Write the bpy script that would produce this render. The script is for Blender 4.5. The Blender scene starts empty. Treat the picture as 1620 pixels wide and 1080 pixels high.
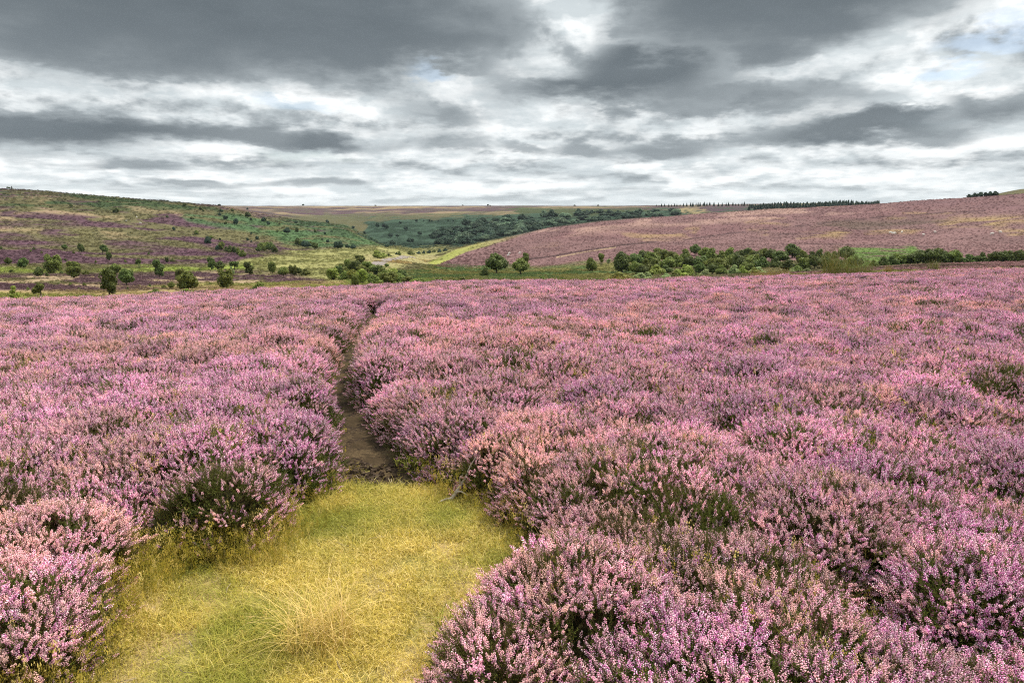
import bpy, math, random
import numpy as np
rng = np.random.default_rng(7)
random.seed(7)
sc = bpy.context.scene
C = sc.collection
R_ = math.radians

# ------------------------------------------------------------------ camera
CAM_Z = 1.65
PITCH = math.atan(205.0 / 1080.0)
cd = bpy.data.cameras.new('camera')
cd.sensor_width = 36.0
cd.lens = 24.0
cd.clip_start = 0.05
cd.clip_end = 12000
cam = bpy.data.objects.new('camera', cd)
C.objects.link(cam)
cam.location = (0, 0, CAM_Z)
cam.rotation_euler = (math.pi / 2 - PITCH, 0, 0)
sc.camera = cam
CP, SP = math.cos(PITCH), math.sin(PITCH)

def az_of(px, py=380.0):
    cx = (np.asarray(px, float) - 810) / 1080; cy = (540 - np.asarray(py, float)) / 1080
    return np.arctan2(cx, CP + cy * SP)

def tan_el(az, py):
    cy = (540 - np.asarray(py, float)) / 1080
    h = CP + cy * SP
    return (cy * CP - SP) / (h / np.cos(az))

def project(x, y, z):
    dz = z - CAM_Z
    d = y * CP - dz * SP
    u = y * SP + dz * CP
    d = np.where(np.abs(d) < 1e-6, 1e-6, d)
    return 810 + 1080 * x / d, 540 - 1080 * u / d, d

# ------------------------------------------------------------------ numeric noise
def _hash(ix, iy, seed):
    h = (ix.astype(np.int64) * 374761393 + iy.astype(np.int64) * 668265263 + seed * 974711) & 0xFFFFFFFF
    h = ((h ^ (h >> 13)) * 1274126177) & 0xFFFFFFFF
    return ((h ^ (h >> 16)) & 0xFFFFFF) / float(0xFFFFFF)

def vnoise(x, y, seed=0):
    ix = np.floor(x); iy = np.floor(y)
    fx = x - ix; fy = y - iy
    fx = fx * fx * (3 - 2 * fx); fy = fy * fy * (3 - 2 * fy)
    a = _hash(ix, iy, seed); b = _hash(ix + 1, iy, seed)
    c = _hash(ix, iy + 1, seed); d = _hash(ix + 1, iy + 1, seed)
    return a + (b - a) * fx + (c - a) * fy + (a - b - c + d) * fx * fy

def fbm(x, y, scale, octv=4, seed=0):
    x = np.asarray(x, float) / scale; y = np.asarray(y, float) / scale
    t = 0; amp = 0.5; n = 0
    for o in range(octv):
        t = t + amp * vnoise(x + 17.3 * o, y - 9.1 * o, seed + o * 31); n += amp
        x = x * 2.03; y = y * 2.03; amp *= 0.5
    return t / n            # 0..1

def sm(a, b, x):
    t = np.clip((x - a) / (b - a), 0, 1)
    return t * t * (3 - 2 * t)

# ------------------------------------------------------------------ terrain survey: distance and height of the land along each bearing
PXC = np.array([-250, 0, 200, 340, 400, 480, 540, 580, 620, 680, 720, 760, 800, 950, 1100, 1300, 1450, 1550, 1620, 1900], float)
EDGE_T = [484, 476, 470, 464, 461, 458, 455, 453, 451, 449, 448, 447, 447, 446, 441, 437, 431, 428, 426, 418]
EDGE_R = [30, 30, 30, 30, 30, 30, 30, 30, 30, 30, 30, 30, 30, 31, 34, 37, 42, 46, 48, 50]
L3 = [(46, 489), (46, 482), (46, 475), (46, 470), (46, 467), (46, 464), (46, 460), (46, 458), (46, 456), (46, 454), (46, 453), (46, 452), (46, 452), (48, 450), (58, 440), (70, 432), (80, 422), (84, 418.5), (86, 417), (90, 410)]
L4 = [(100, 484), (100, 476), (100, 470), (100, 464), (100, 461), (105, 457), (110, 454), (110, 451), (110, 450), (110, 449), (110, 448), (110, 447), (110, 447), (115, 447), (120, 441), (125, 434), (125, 425), (125, 421), (125, 420), (130, 414)]
L5 = [(180, 442), (180, 440), (180, 442), (180, 444), (180, 445), (180, 440), (180, 438), (180, 437), (180, 437), (180, 436), (180, 436), (180, 436), (180, 436), (180, 438), (180, 438), (185, 428), (190, 419), (190, 416), (190, 415), (195, 408)]
L6 = [(270, 418), (270, 418), (270, 420), (270, 419), (270, 417), (275, 414), (280, 412), (285, 413), (290, 414), (300, 420), (300, 421), (290, 421), (280, 420), (255, 416), (260, 414), (270, 402), (275, 403), (275, 400), (275, 398), (280, 390)]
L7 = [(480, 352), (470, 364), (470, 369), (450, 385), (440, 391), (440, 397), (450, 397), (440, 400), (430, 402), (385, 414), (385, 408), (370, 405), (365, 401), (380, 382), (400, 375), (410, 366), (420, 360), (420, 354), (420, 350), (420, 338)]
L8 = [(900, 292), (880, 299), (860, 314), (820, 325), (800, 336), (760, 350), (720, 357), (690, 374), (600, 394), (430, 412.5), (440, 395), (450, 384), (465, 375), (500, 349), (540, 339), (580, 327), (600, 318), (600, 311), (600, 306), (600, 300)]
L9 = [(1000, 297), (1000, 303), (980, 319), (950, 331), (930, 341), (860, 354), (800, 362), (760, 380), (700, 391), (500, 413), (520, 398), (540, 390), (560, 384), (620, 362), (680, 350), (720, 337), (750, 330), (760, 321), (760, 315), (760, 303)]
L10 = [(1300, 315), (1300, 308), (1200, 323), (1100, 332), (1050, 338), (1000, 352), (950, 364), (900, 383), (850, 388), (850, 389), (850, 388), (850, 386), (850, 383), (900, 365), (950, 348), (1000, 336), (1000, 332), (950, 315), (950, 307), (950, 300)]
L11 = [(1700, 318), (1600, 316), (1500, 322), (1400, 329.5), (1350, 334), (1300, 342), (1300, 346), (1280, 347), (1250, 346), (1250, 344), (1250, 342), (1250, 340), (1250, 337), (1250, 331), (1300, 329), (1400, 326), (1400, 326), (1150, 310), (1150, 299), (1150, 296)]
L12 = [(2400, 322), (2400, 320), (2400, 324), (2400, 325.5), (2400, 326), (2400, 326), (2400, 326), (2400, 326), (2400, 326), (2400, 326), (2400, 326), (2400, 326), (2400, 326), (2400, 326.5), (2400, 325), (2400, 322), (2400, 323), (2400, 323), (2400, 323), (2400, 324)]
NC = len(PXC)
azc = az_of(PXC)
rl = [np.full(NC, 0.0), np.full(NC, 5.0)]
zl = [np.full(NC, 0.0), np.full(NC, 0.0)]
er = np.array(EDGE_R, float)
rl.append(er); zl.append(CAM_Z + er * tan_el(azc, EDGE_T) - 0.36)
rmid = np.full(NC, 13.0)
rl.insert(2, rmid); zl.insert(2, zl[-1] * (rmid - 5) / (er - 5) * 0.86)
for L in (L3, L4, L5, L6, L7, L8, L9, L10, L11, L12):
    r = np.array([a for a, b in L], float); p = np.array([b for a, b in L], float)
    rl.append(r); zl.append(CAM_Z + r * tan_el(azc, p))
rl.append(np.full(NC, 6000.0)); zl.append(np.full(NC, 5.0))
RL = np.array(rl).T; ZL = np.array(zl).T            # NC x K
# the land behind the viewpoint: a mean of both ends
mr = (RL[0] + RL[-1]) / 2; mz = (ZL[0] + ZL[-1]) / 2
azk = np.concatenate([[-math.pi], azc, [math.pi]])
RL = np.vstack([mr, RL, mr]); ZL = np.vstack([mz, ZL, mz])

def pchip_slopes(x, y):
    h = np.diff(x); d = np.diff(y, axis=0) / (h if y.ndim == 1 else h[:, None])
    m = np.zeros_like(y)
    hh = h if y.ndim == 1 else h[:, None]
    w1 = 2 * hh[1:] + hh[:-1]; w2 = hh[1:] + 2 * hh[:-1]
    ok = d[1:] * d[:-1] > 0
    with np.errstate(divide='ignore', invalid='ignore'):
        inner = (w1 + w2) / (w1 / d[:-1] + w2 / d[1:])
    m[1:-1] = np.where(ok, inner, 0)
    m[0] = d[0]; m[-1] = d[-1]
    return m

def pchip_eval(x, y, m, q):
    i = np.clip(np.searchsorted(x, q, side='right') - 1, 0, len(x) - 2)
    h = x[i + 1] - x[i]; t = (q - x[i]) / h
    if y.ndim == 2: h = h[:, None]; t = t[:, None]
    h00 = (1 + 2 * t) * (1 - t) ** 2; h10 = t * (1 - t) ** 2
    h01 = t * t * (3 - 2 * t); h11 = t * t * (t - 1)
    return h00 * y[i] + h10 * h * m[i] + h01 * y[i + 1] + h11 * h * m[i + 1]

A_in = np.radians(np.arange(-50, 50.01, 0.12))
A_out = np.radians(np.arange(52, 308.1, 4.0))
A_neg = A_out[A_out > math.pi] - 2 * math.pi; A_pos = A_out[A_out <= math.pi]
AZ = np.concatenate([A_neg, A_in, A_pos])
AZ = np.concatenate([[-math.pi], AZ[AZ > -math.pi + 1e-4]]) if AZ[0] > -math.pi + 1e-4 else AZ
if AZ[-1] < math.pi - 1e-4: AZ = np.append(AZ, math.pi)
RG = np.concatenate([np.geomspace(0.05, 1.0, 12)[:-1], np.geomspace(1.0, 30, 150)[:-1], np.geomspace(30, 2600, 400)[:-1], np.geomspace(2600, 6000, 10)])
RK = pchip_eval(azk, RL, pchip_slopes(azk, RL), AZ)
ZK = pchip_eval(azk, ZL, pchip_slopes(azk, ZL), AZ)
ZG = np.empty((len(AZ), len(RG)))
for i in range(len(AZ)):
    ZG[i] = pchip_eval(RK[i], ZK[i], pchip_slopes(RK[i], ZK[i]), RG)
XG = np.sin(AZ)[:, None] * RG[None, :]; YG = np.cos(AZ)[:, None] * RG[None, :]
am = np.clip((RG - 45) * 0.004, 0, 1.0)[None, :]
ZG += am * (fbm(XG, YG, 38, 4, 3) - 0.5) * 2.0
ZG += np.clip((RG - 6) * 0.004, 0, 0.09)[None, :] * (fbm(XG, YG, 4.0, 3, 5) - 0.5) * 2
ZG += np.clip((9 - RG) / 6, 0, 1)[None, :] * 0.03 * (fbm(XG, YG, 0.8, 3, 9) - 0.5)
LRG = np.log(RG)

def ground(x, y):
    x = np.asarray(x, float); y = np.asarray(y, float)
    a = np.arctan2(x, y); lr = np.log(np.maximum(np.hypot(x, y), 0.051))
    i = np.clip(np.searchsorted(AZ, a, side='right') - 1, 0, len(AZ) - 2)
    j = np.clip(np.searchsorted(LRG, lr, side='right') - 1, 0, len(RG) - 2)
    fa = np.clip((a - AZ[i]) / (AZ[i + 1] - AZ[i]), 0, 1); fr = np.clip((lr - LRG[j]) / (LRG[j + 1] - LRG[j]), 0, 1)
    return (ZG[i, j] * (1 - fa) + ZG[i + 1, j] * fa) * (1 - fr) + (ZG[i, j + 1] * (1 - fa) + ZG[i + 1, j + 1] * fa) * fr

def land(px, py, rmin=60.0, up=0.0, rmax=4000.0):
    """the point where the sight line to a spot in the photograph meets the land beyond rmin"""
    cx = (px - 810) / 1080; cy = (540 - py) / 1080
    a = math.atan2(cx, CP + cy * SP); te = (cy * CP - SP) / math.hypot(cx, CP + cy * SP)
    rr = np.geomspace(rmin, rmax, 3000)
    gx = np.sin(a) * rr; gy = np.cos(a) * rr
    f = (ground(gx, gy) + up - CAM_Z) / rr - te
    k = np.nonzero(f >= 0)[0]
    if len(k) == 0: k = int(np.argmax(f))
    else: k = int(k[0])
    return float(gx[k]), float(gy[k]), float(ground(gx[k], gy[k])), float(rr[k] * math.cos(a))

# ------------------------------------------------------------------ object helpers
def tag(o, label=None, cat=None, group=None, kind=None):
    if label: o['label'] = label
    if cat: o['category'] = cat
    if group: o['group'] = group
    if kind: o['kind'] = kind
    return o

def mesh_np(name, V, F, mats, mi=None, smooth=False, fattr=None, vattr=None):
    """F: (n,3) or (n,4) int array, or a list of such arrays"""
    me = bpy.data.meshes.new(name)
    V = np.asarray(V, np.float32)
    Fs = F if isinstance(F, list) else [F]
    Fs = [np.asarray(f, np.int32) for f in Fs if len(f)]
    me.vertices.add(len(V)); me.vertices.foreach_set('co', V.ravel())
    if Fs:
        li = np.concatenate([f.ravel() for f in Fs]); cnt = np.concatenate([np.full(len(f), f.shape[1], np.int32) for f in Fs])
        st = np.concatenate([[0], np.cumsum(cnt)[:-1]]).astype(np.int32)
        me.loops.add(len(li)); me.loops.foreach_set('vertex_index', li)
        me.polygons.add(len(cnt)); me.polygons.foreach_set('loop_start', st); me.polygons.foreach_set('loop_total', cnt)
        if mi is not None: me.polygons.foreach_set('material_index', np.asarray(mi, np.int32))
        me.polygons.foreach_set('use_smooth', np.full(len(cnt), bool(smooth)))
    for m in mats: me.materials.append(m)
    for dom, D in (('FACE', fattr), ('POINT', vattr)):
        for k, v in (D or {}).items():
            v = np.asarray(v, np.float32)
            if v.ndim == 1:
                me.attributes.new(k, 'FLOAT', dom).data.foreach_set('value', v)
            elif v.shape[1] == 3:
                me.attributes.new(k, 'FLOAT_VECTOR', dom).data.foreach_set('vector', v.ravel())
    me.update(calc_edges=True)
    me.validate()
    return me

def obj(name, me, parent=None, coll=None):
    o = bpy.data.objects.new(name, me)
    (coll or C).objects.link(o)
    if parent: o.parent = parent
    return o

def empty(name, loc, rz=0.0):
    o = bpy.data.objects.new(name, None); C.objects.link(o)
    o.empty_display_size = 0.3
    o.location = loc; o.rotation_euler = (0, 0, rz)
    return o

# ------------------------------------------------------------------ node helpers
class S:
    """a node socket with arithmetic"""
    def __init__(s, nt, k): s.nt = nt; s.k = k
    def _m(s, op, b=None, c=None, clamp=False):
        n = s.nt.nodes.new('ShaderNodeMath'); n.operation = op; n.use_clamp = clamp
        for i, v in enumerate((s, b, c)):
            if v is None: continue
            if isinstance(v, S): s.nt.links.new(v.k, n.inputs[i])
            else: n.inputs[i].default_value = float(v)
        return S(s.nt, n.outputs[0])
    def __add__(s, o): return s._m('ADD', o)
    def __radd__(s, o): return s._m('ADD', o)
    def __sub__(s, o): return s._m('SUBTRACT', o)
    def __rsub__(s, o): return val(s.nt, o)._m('SUBTRACT', s)
    def __mul__(s, o): return s._m('MULTIPLY', o)
    def __rmul__(s, o): return s._m('MULTIPLY', o)
    def __truediv__(s, o): return s._m('DIVIDE', o)
    def __rtruediv__(s, o): return val(s.nt, o)._m('DIVIDE', s)
    def maxi(s, o): return s._m('MAXIMUM', o)
    def mini(s, o): return s._m('MINIMUM', o)
    def sqrt(s): return s._m('SQRT')
    def exp(s): return s._m('EXPONENT')
    def clamp(s): return s._m('ADD', 0.0, clamp=True)
    def smooth(s, a, b):
        n = s.nt.nodes.new('ShaderNodeMapRange'); n.interpolation_type = 'SMOOTHSTEP'
        s.nt.links.new(s.k, n.inputs['Value'])
        n.inputs['From Min'].default_value = a; n.inputs['From Max'].default_value = b
        return S(s.nt, n.outputs[0])

def val(nt, v):
    n = nt.nodes.new('ShaderNodeValue'); n.outputs[0].default_value = v
    return S(nt, n.outputs[0])

def put(nt, sock, v):
    if isinstance(v, S): nt.links.new(v.k, sock)
    elif isinstance(v, (int, float)): sock.default_value = v
    else: sock.default_value = tuple(v) + ((1.0,) if len(sock.default_value) == 4 and len(v) == 3 else ())

def vec(nt, x, y, z=0.0):
    n = nt.nodes.new('ShaderNodeCombineXYZ')
    for i, v in enumerate((x, y, z)): put(nt, n.inputs[i], v)
    return S(nt, n.outputs[0])

def noise(nt, v, scale, detail=4.0, rough=0.55, out=0, dist=0.0):
    n = nt.nodes.new('ShaderNodeTexNoise')
    if v is not None: nt.links.new(v.k, n.inputs['Vector'])
    n.inputs['Scale'].default_value = scale; n.inputs['Detail'].default_value = detail
    n.inputs['Roughness'].default_value = rough; n.inputs['Distortion'].default_value = dist
    return S(nt, n.outputs[out])

def mix(nt, f, a, b, mode='MIX'):
    n = nt.nodes.new('ShaderNodeMix'); n.data_type = 'RGBA'; n.blend_type = mode
    put(nt, n.inputs['Factor'], f); put(nt, n.inputs[6], a); put(nt, n.inputs[7], b)
    return S(nt, n.outputs[2])

def attr(nt, name, kind='GEOMETRY', out='Fac'):
    n = nt.nodes.new('ShaderNodeAttribute'); n.attribute_name = name; n.attribute_type = kind
    return S(nt, n.outputs[out])

def new_mat(name):
    m = bpy.data.materials.new(name); m.use_nodes = True
    nt = m.node_tree; nt.nodes.clear()
    out = nt.nodes.new('ShaderNodeOutputMaterial')
    return m, nt, out

def finish(nt, out, col, rough=0.8, transl=0.0, spec=0.2, bump=None, tcol=None):
    b = nt.nodes.new('ShaderNodeBsdfPrincipled')
    put(nt, b.inputs['Base Color'], col); put(nt, b.inputs['Roughness'], rough)
    b.inputs['Specular IOR Level'].default_value = spec
    if bump is not None: nt.links.new(bump.k, b.inputs['Normal'])
    if transl > 0:
        t = nt.nodes.new('ShaderNodeBsdfTranslucent'); put(nt, t.inputs[0], tcol if tcol is not None else col)
        m = nt.nodes.new('ShaderNodeMixShader'); m.inputs[0].default_value = transl
        nt.links.new(b.outputs[0], m.inputs[1]); nt.links.new(t.outputs[0], m.inputs[2])
        nt.links.new(m.outputs[0], out.inputs[0])
    else:
        nt.links.new(b.outputs[0], out.inputs[0])

def bump(nt, h, strength, dist):
    n = nt.nodes.new('ShaderNodeBump'); n.inputs['Strength'].default_value = strength; n.inputs['Distance'].default_value = dist
    nt.links.new(h.k, n.inputs['Height'])
    return S(nt, n.outputs[0])

def hsv(nt, col, h=0.5, s=1.0, v=1.0):
    n = nt.nodes.new('ShaderNodeHueSaturation')
    put(nt, n.inputs['Hue'], h); put(nt, n.inputs['Saturation'], s); put(nt, n.inputs['Value'], v); put(nt, n.inputs['Color'], col)
    return S(nt, n.outputs[0])

# ------------------------------------------------------------------ light: high sun ahead behind broken cloud, and the sky
SUN_EL, SUN_AZ = R_(57), R_(48)
sl = bpy.data.lights.new('sun', 'SUN'); sl.energy = 5.0; sl.angle = R_(2.5); sl.color = (1.0, 0.93, 0.80)
so = bpy.data.objects.new('sun', sl); C.objects.link(so)
so.location = (0, 0, 60)
so.rotation_euler = (math.pi / 2 - SUN_EL, 0, math.pi - SUN_AZ)
w = bpy.data.worlds.new('World'); sc.world = w; w.use_nodes = True
nt = w.node_tree; nt.nodes.clear()
wo = nt.nodes.new('ShaderNodeOutputWorld')
sky = nt.nodes.new('ShaderNodeTexSky'); sky.sky_type = 'NISHITA'; sky.sun_disc = False
sky.sun_elevation = SUN_EL; sky.sun_rotation = SUN_AZ; sky.air_density = 1.0; sky.dust_density = 1.5
bg1 = nt.nodes.new('ShaderNodeBackground'); nt.links.new(sky.outputs[0], bg1.inputs[0]); bg1.inputs[1].default_value = 0.10
tc = nt.nodes.new('ShaderNodeTexCoord'); sx = nt.nodes.new('ShaderNodeSeparateXYZ')
nt.links.new(tc.outputs['Generated'], sx.inputs[0])
x, y, z = (S(nt, sx.outputs[i]) for i in range(3))
hz = (x * x + y * y).sqrt().maxi(0.001)
az = x._m('ARCTAN2', y)
el = z / hz
k = 1.0 / (z.maxi(0.0) + 0.055)
P = vec(nt, x * k, y * k, 0.0)                  # the cloud layer seen in perspective
lel = (el.maxi(-0.02) + 0.045)._m('LOGARITHM', math.e)
big = noise(nt, vec(nt, az * 2.6, lel * 1.1, 2.2), 1.0, 5.0, 0.5)
wob = noise(nt, vec(nt, az * 6.0, lel * 2.9, 8.1), 1.0, 8.0, 0.58)
D3 = vec(nt, az * 3.0, el * 9.0, 3.7)
fine = noise(nt, D3, 2.2, 9.0, 0.60)
fine2 = noise(nt, vec(nt, az * 3.0, el * 9.0 + 0.10, 3.7), 2.2, 9.0, 0.60)
lowf = (el * 6.0).clamp()                        # less swirl close to the horizon
azw = az + (big - 0.5) * 0.14 + (fine - 0.5) * 0.12
elw = el + ((wob - 0.5) * 0.055 + (fine - 0.5) * 0.115) * (lowf * 0.85 + 0.15)

def blob(px, py, rx, ry, amp, sharp=(1.38, 0.42)):
    a0 = float(az_of(px, py)); e0 = float(tan_el(a0, py))
    ra = rx / 1080.0 * 0.93; re = ry / 1080.0
    q = (((azw - a0) / ra)._m('POWER', 2.0) + ((elw - e0) / re)._m('POWER', 2.0)).sqrt()
    return q.smooth(*sharp) * amp

def union(bs):
    t = 1.0 - bs[0]
    for b in bs[1:]: t = t * (1.0 - b)
    return 1.0 - t

dark = union([blob(340, 0, 570, 98, 1.0), blob(60, 60, 330, 54, 0.6), blob(1250, -15, 300, 68, 1.0), blob(1160, 50, 150, 42, 0.75), blob(620, 62, 200, 36, 0.8),
              blob(960, 125, 190, 42, 0.98), blob(930, 95, 60, 30, 0.6), blob(1110, 165, 130, 22, 0.6),
              blob(80, 203, 190, 27, 0.95), blob(330, 216, 260, 17, 0.75), blob(500, 220, 50, 18, 0.8),
              blob(675, 172, 80, 26, 0.62), blob(1290, 145, 130, 36, 0.5), blob(1370, 203, 160, 17, 0.9),
              blob(1615, 158, 70, 24, 0.8), blob(930, 236, 55, 13, 0.55), blob(1065, 237, 80, 15, 0.65), blob(820, 235, 60, 9, 0.45),
              blob(220, 265, 70, 8, 0.5), blob(490, 289, 60, 8, 0.5), blob(330, 290, 90, 5, 0.45), blob(1480, 220, 60, 12, 0.5),
              blob(700, 222, 70, 14, 0.4), blob(1180, 222, 90, 10, 0.35)])
lit = union([blob(905, 30, 60, 75, 0.95), blob(860, 95, 60, 30, 0.7), blob(300, 148, 460, 24, 0.6), blob(730, 132, 90, 30, 0.6), blob(1480, 105, 130, 40, 0.8), blob(1350, 98, 70, 22, 0.5), blob(1585, 115, 95, 34, 1.0), blob(1230, 108, 50, 16, 0.5), blob(560, 210, 40, 20, 0.6)])
dark = dark * (1.0 - lit)
hole = union([blob(1600, 55, 70, 14, 0.7), blob(1545, 100, 45, 11, 0.8), blob(690, 108, 45, 9, 0.75), blob(455, 166, 55, 11, 0.7),
              blob(470, 245, 75, 9, 0.6), blob(1470, 200, 60, 8, 0.5)])
stre = noise(nt, vec(nt, az * 5.0, lel * 6.0, 1.3), 1.0, 8.0, 0.58)
stre2 = noise(nt, vec(nt, az * 6.0, el * 34.0, 7.7), 1.0, 8.0, 0.62)
low = el.smooth(0.13, 0.02)
streak = (stre * 0.45 + stre2 * 0.55).smooth(0.49, 0.64) * (low * 0.50 + 0.12)
mott = (wob * 0.5 + fine * 0.5).smooth(0.48, 0.66) * 0.30 * el.smooth(0.03, 0.10)
def heap(dv, sc_=1.0, sd=0.0):                   # rows of heaped cloud that shrink towards the horizon
    return noise(nt, vec(nt, az * (5.6 * sc_) + sd, lel * (2.1 * sc_) + dv, 5.1 + sd), 1.5, 8.0, 0.56)
h0, h1 = heap(-0.10), heap(0.13)
under = ((h1 - h0) * 1.0).smooth(0.005, 0.21)     # shaded bases
tops = ((h0 - h1) * 1.0).smooth(0.0, 0.16)        # lit heads
heads = (heap(0.0) * 0.8 + fine * 0.2).smooth(0.485, 0.555)     # crisp heads of heaped cloud
relief = (tops * 0.55 + (fine - fine2) * 3.2 + heads * 0.45 + 0.20).clamp()
dk = union([dark, streak * 0.6, mott * 0.8 * (1.0 - lit), under * 0.52 * (1.0 - tops)])
white = mix(nt, relief, (0.52, 0.57, 0.59), (0.86, 0.88, 0.88))
grey = mix(nt, (dk * 2.0).clamp(), white, (0.30, 0.335, 0.355))
deep = mix(nt, ((dk - 0.5) * 2.0).clamp(), grey, mix(nt, (fine * 1.2 - 0.1).clamp(), (0.090, 0.110, 0.125), (0.165, 0.192, 0.212)))
haz = mix(nt, el.smooth(0.055, -0.01) * 0.6, deep, (0.68, 0.73, 0.74))
bg2 = nt.nodes.new('ShaderNodeBackground'); nt.links.new(haz.k, bg2.inputs[0]); put(nt, bg2.inputs[1], el.smooth(0.32, 1.1) * 0.8 + 0.90)     # overhead cloud, out of view, brightened as added soft fill for the heather
cover = 1.0 - (hole * (1.0 - dark) * (fine * 1.2 + 0.25)).clamp() * 0.85
ms = nt.nodes.new('ShaderNodeMixShader'); nt.links.new(cover.k, ms.inputs[0])
nt.links.new(bg1.outputs[0], ms.inputs[1]); nt.links.new(bg2.outputs[0], ms.inputs[2]); nt.links.new(ms.outputs[0], wo.inputs[0])
w.cycles.sampling_method = 'MANUAL'; w.cycles.sample_map_resolution = 512
sc.view_settings.view_transform = 'Standard'; sc.view_settings.look = 'None'
sc.view_settings.exposure = 0.55; sc.view_settings.gamma = 1.0

sc.render.engine = 'CYCLES'
sc.cycles.use_denoising = False
sc.cycles.filter_width = 1.15
sc.cycles.sample_clamp_indirect = 4.0
sc.cycles.max_bounces = 8
sc.cycles.volume_bounces = 0
# ------------------------------------------------------------------ ground cover colours (what grows where, with some sun and cloud shadow painted in)
def inpoly(px, py, poly):
    """signed distance to a polygon, positive inside"""
    P = np.asarray(poly, float); n = len(P)
    inside = np.zeros(px.shape, bool); d2 = np.full(px.shape, 1e18)
    for i in range(n):
        x1, y1 = P[i]; x2, y2 = P[(i + 1) % n]
        c = ((y1 > py) != (y2 > py))
        if y1 != y2:
            inside ^= c & (px < (x2 - x1) * (py - y1) / (y2 - y1) + x1)
        dx, dy = x2 - x1, y2 - y1
        t = np.clip(((px - x1) * dx + (py - y1) * dy) / (dx * dx + dy * dy + 1e-12), 0, 1)
        d2 = np.minimum(d2, (px - x1 - t * dx) ** 2 + (py - y1 - t * dy) ** 2)
    return np.where(inside, 1, -1) * np.sqrt(d2)

# clearing and path, in metres on the near ground
def near(px, py, up=0.0):
    return land(px, py, 1.0, up, 60.0)[:2]
CLEAR_PX = [(130, 1085), (165, 1010), (185, 955), (240, 905), (315, 884), (398, 884), (440, 850), (490, 808), (515, 785), (540, 757), (575, 750), (640, 745), (690, 765), (735, 792), (790, 795), (800, 830), (830, 865), (872, 895), (852, 935), (790, 968), (748, 1010), (720, 1060), (704, 1085)]
CLEAR = [near(a, b) for a, b in CLEAR_PX] + [(-0.25, 1.2), (-1.5, 1.2)]
PATH = []
for a, b, wd, up in [(592, 785, 0.28, 0), (590, 752, 0.26, 0), (580, 715, 0.22, 0), (566, 685, 0.18, 0), (552, 655, 0.15, 0), (541, 628, 0.15, 0.05), (537, 600, 0.14, 0.12), (541, 572, 0.15, 0.18), (552, 545, 0.16, 0.2), (564, 526, 0.17, 0.22), (575, 510, 0.18, 0.24), (583, 498, 0.19, 0.26), (588, 488, 0.20, 0.26), (592, 480, 0.20, 0.26)]:
    q = near(a, b, up); PATH.append((q[0], q[1], wd))
PATH = np.array(PATH)
GAP = [near(1318, 1085), near(1325, 1040), near(1345, 1005), near(1375, 985), near(1398, 1010), near(1385, 1050), near(1392, 1085)]
def path_dist(x, y):
    d = np.full(x.shape, 1e9)
    for i in range(len(PATH) - 1):
        x1, y1, w1 = PATH[i]; x2, y2, w2 = PATH[i + 1]
        dx, dy = x2 - x1, y2 - y1
        t = np.clip(((x - x1) * dx + (y - y1) * dy) / (dx * dx + dy * dy), 0, 1)
        d = np.minimum(d, np.hypot(x - x1 - t * dx, y - y1 - t * dy) - (w1 + (w2 - w1) * t))
    return d                      # negative on the path
def open_sd(x, y):
    """distance outside every bare place (negative inside)"""
    return np.minimum(np.minimum(-inpoly(x, y, CLEAR), path_dist(x, y)), -inpoly(x, y, GAP))

GREEN = (0.050, 0.085, 0.025); BRACK = (0.070, 0.150, 0.050); STRAW = (0.40, 0.29, 0.155); PURP = (0.105, 0.052, 0.070)  # dark tones of the left hill hold some cloud shadow
OLIVE = (0.145, 0.130, 0.052); FLOOR = (0.30, 0.29, 0.095); PINK = (0.215, 0.115, 0.115); YEL = (0.42, 0.31, 0.075); DKG = (0.024, 0.058, 0.030)
LIME = (0.24, 0.30, 0.045); BROWN = (0.085, 0.048, 0.038); SUN_BAND = (0.37, 0.225, 0.185)
PXG, PYG, DG = project(XG, YG, ZG)
vis = (DG > 1) & (np.abs(AZ)[:, None] < R_(50))
COL = np.empty(XG.shape + (3,)); COL[:] = OLIVE
farm = vis & (RG[None, :] > 33)
fx, fy = XG[farm], YG[farm]; fr = np.hypot(fx, fy)
n1 = fbm(fx, fy, 60, 5, 11) - 0.5; n2 = fbm(fx, fy, 22, 4, 12) - 0.5; n3 = fbm(fx, fy, 8, 3, 13) - 0.5; n4 = fbm(fx, fy, 130, 4, 14) - 0.5
qx = PXG[farm] + 60 * n1; qy = PYG[farm] + 14 * n2 + 8 * n1
col = COL[farm]
def over(mask, c):
    global col
    m = np.clip(mask, 0, 1)[:, None]
    col = col * (1 - m) + np.array(c)[None, :] * m
def pol(poly, soft=4.0): return sm(-soft, soft, inpoly(qx, qy, poly))
# broad belts of country
leftp = [(-400, 280), (300, 318), (380, 328), (440, 343), (540, 357), (610, 388), (500, 398), (420, 440), (-400, 470)]
over(pol(leftp, 3), OLIVE)
over(pol(leftp, 3) * sm(-0.02, 0.06, n1 + 0.5 * n2), PURP)
over(pol([(-400, 285), (60, 303), (200, 315), (340, 326), (340, 334), (190, 332), (60, 328), (-400, 320)], 5) * sm(-0.12, 0.02, n2), GREEN)
over(pol([(-400, 290), (40, 300), (110, 306), (60, 314), (-400, 316)], 3) * sm(-0.05, 0.05, n2 + n3), PURP)
for a in ([(-400, 325), (80, 331), (190, 341), (190, 347), (90, 340), (-400, 336)], [(-400, 340), (18, 343), (15, 350), (-400, 350)], [(0, 362), (60, 363), (58, 368), (0, 366)],
          [(200, 328), (280, 333), (345, 340), (345, 345), (270, 340), (200, 333)], [(150, 366), (230, 372), (160, 376)], [(375, 335), (440, 343), (452, 352), (420, 348), (380, 342)], [(-50, 316), (60, 308), (110, 315), (60, 318)]):
    over(pol(a, 4) * sm(-0.16, 0.06, n2 + 0.5 * n3) * 0.68, STRAW)
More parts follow.
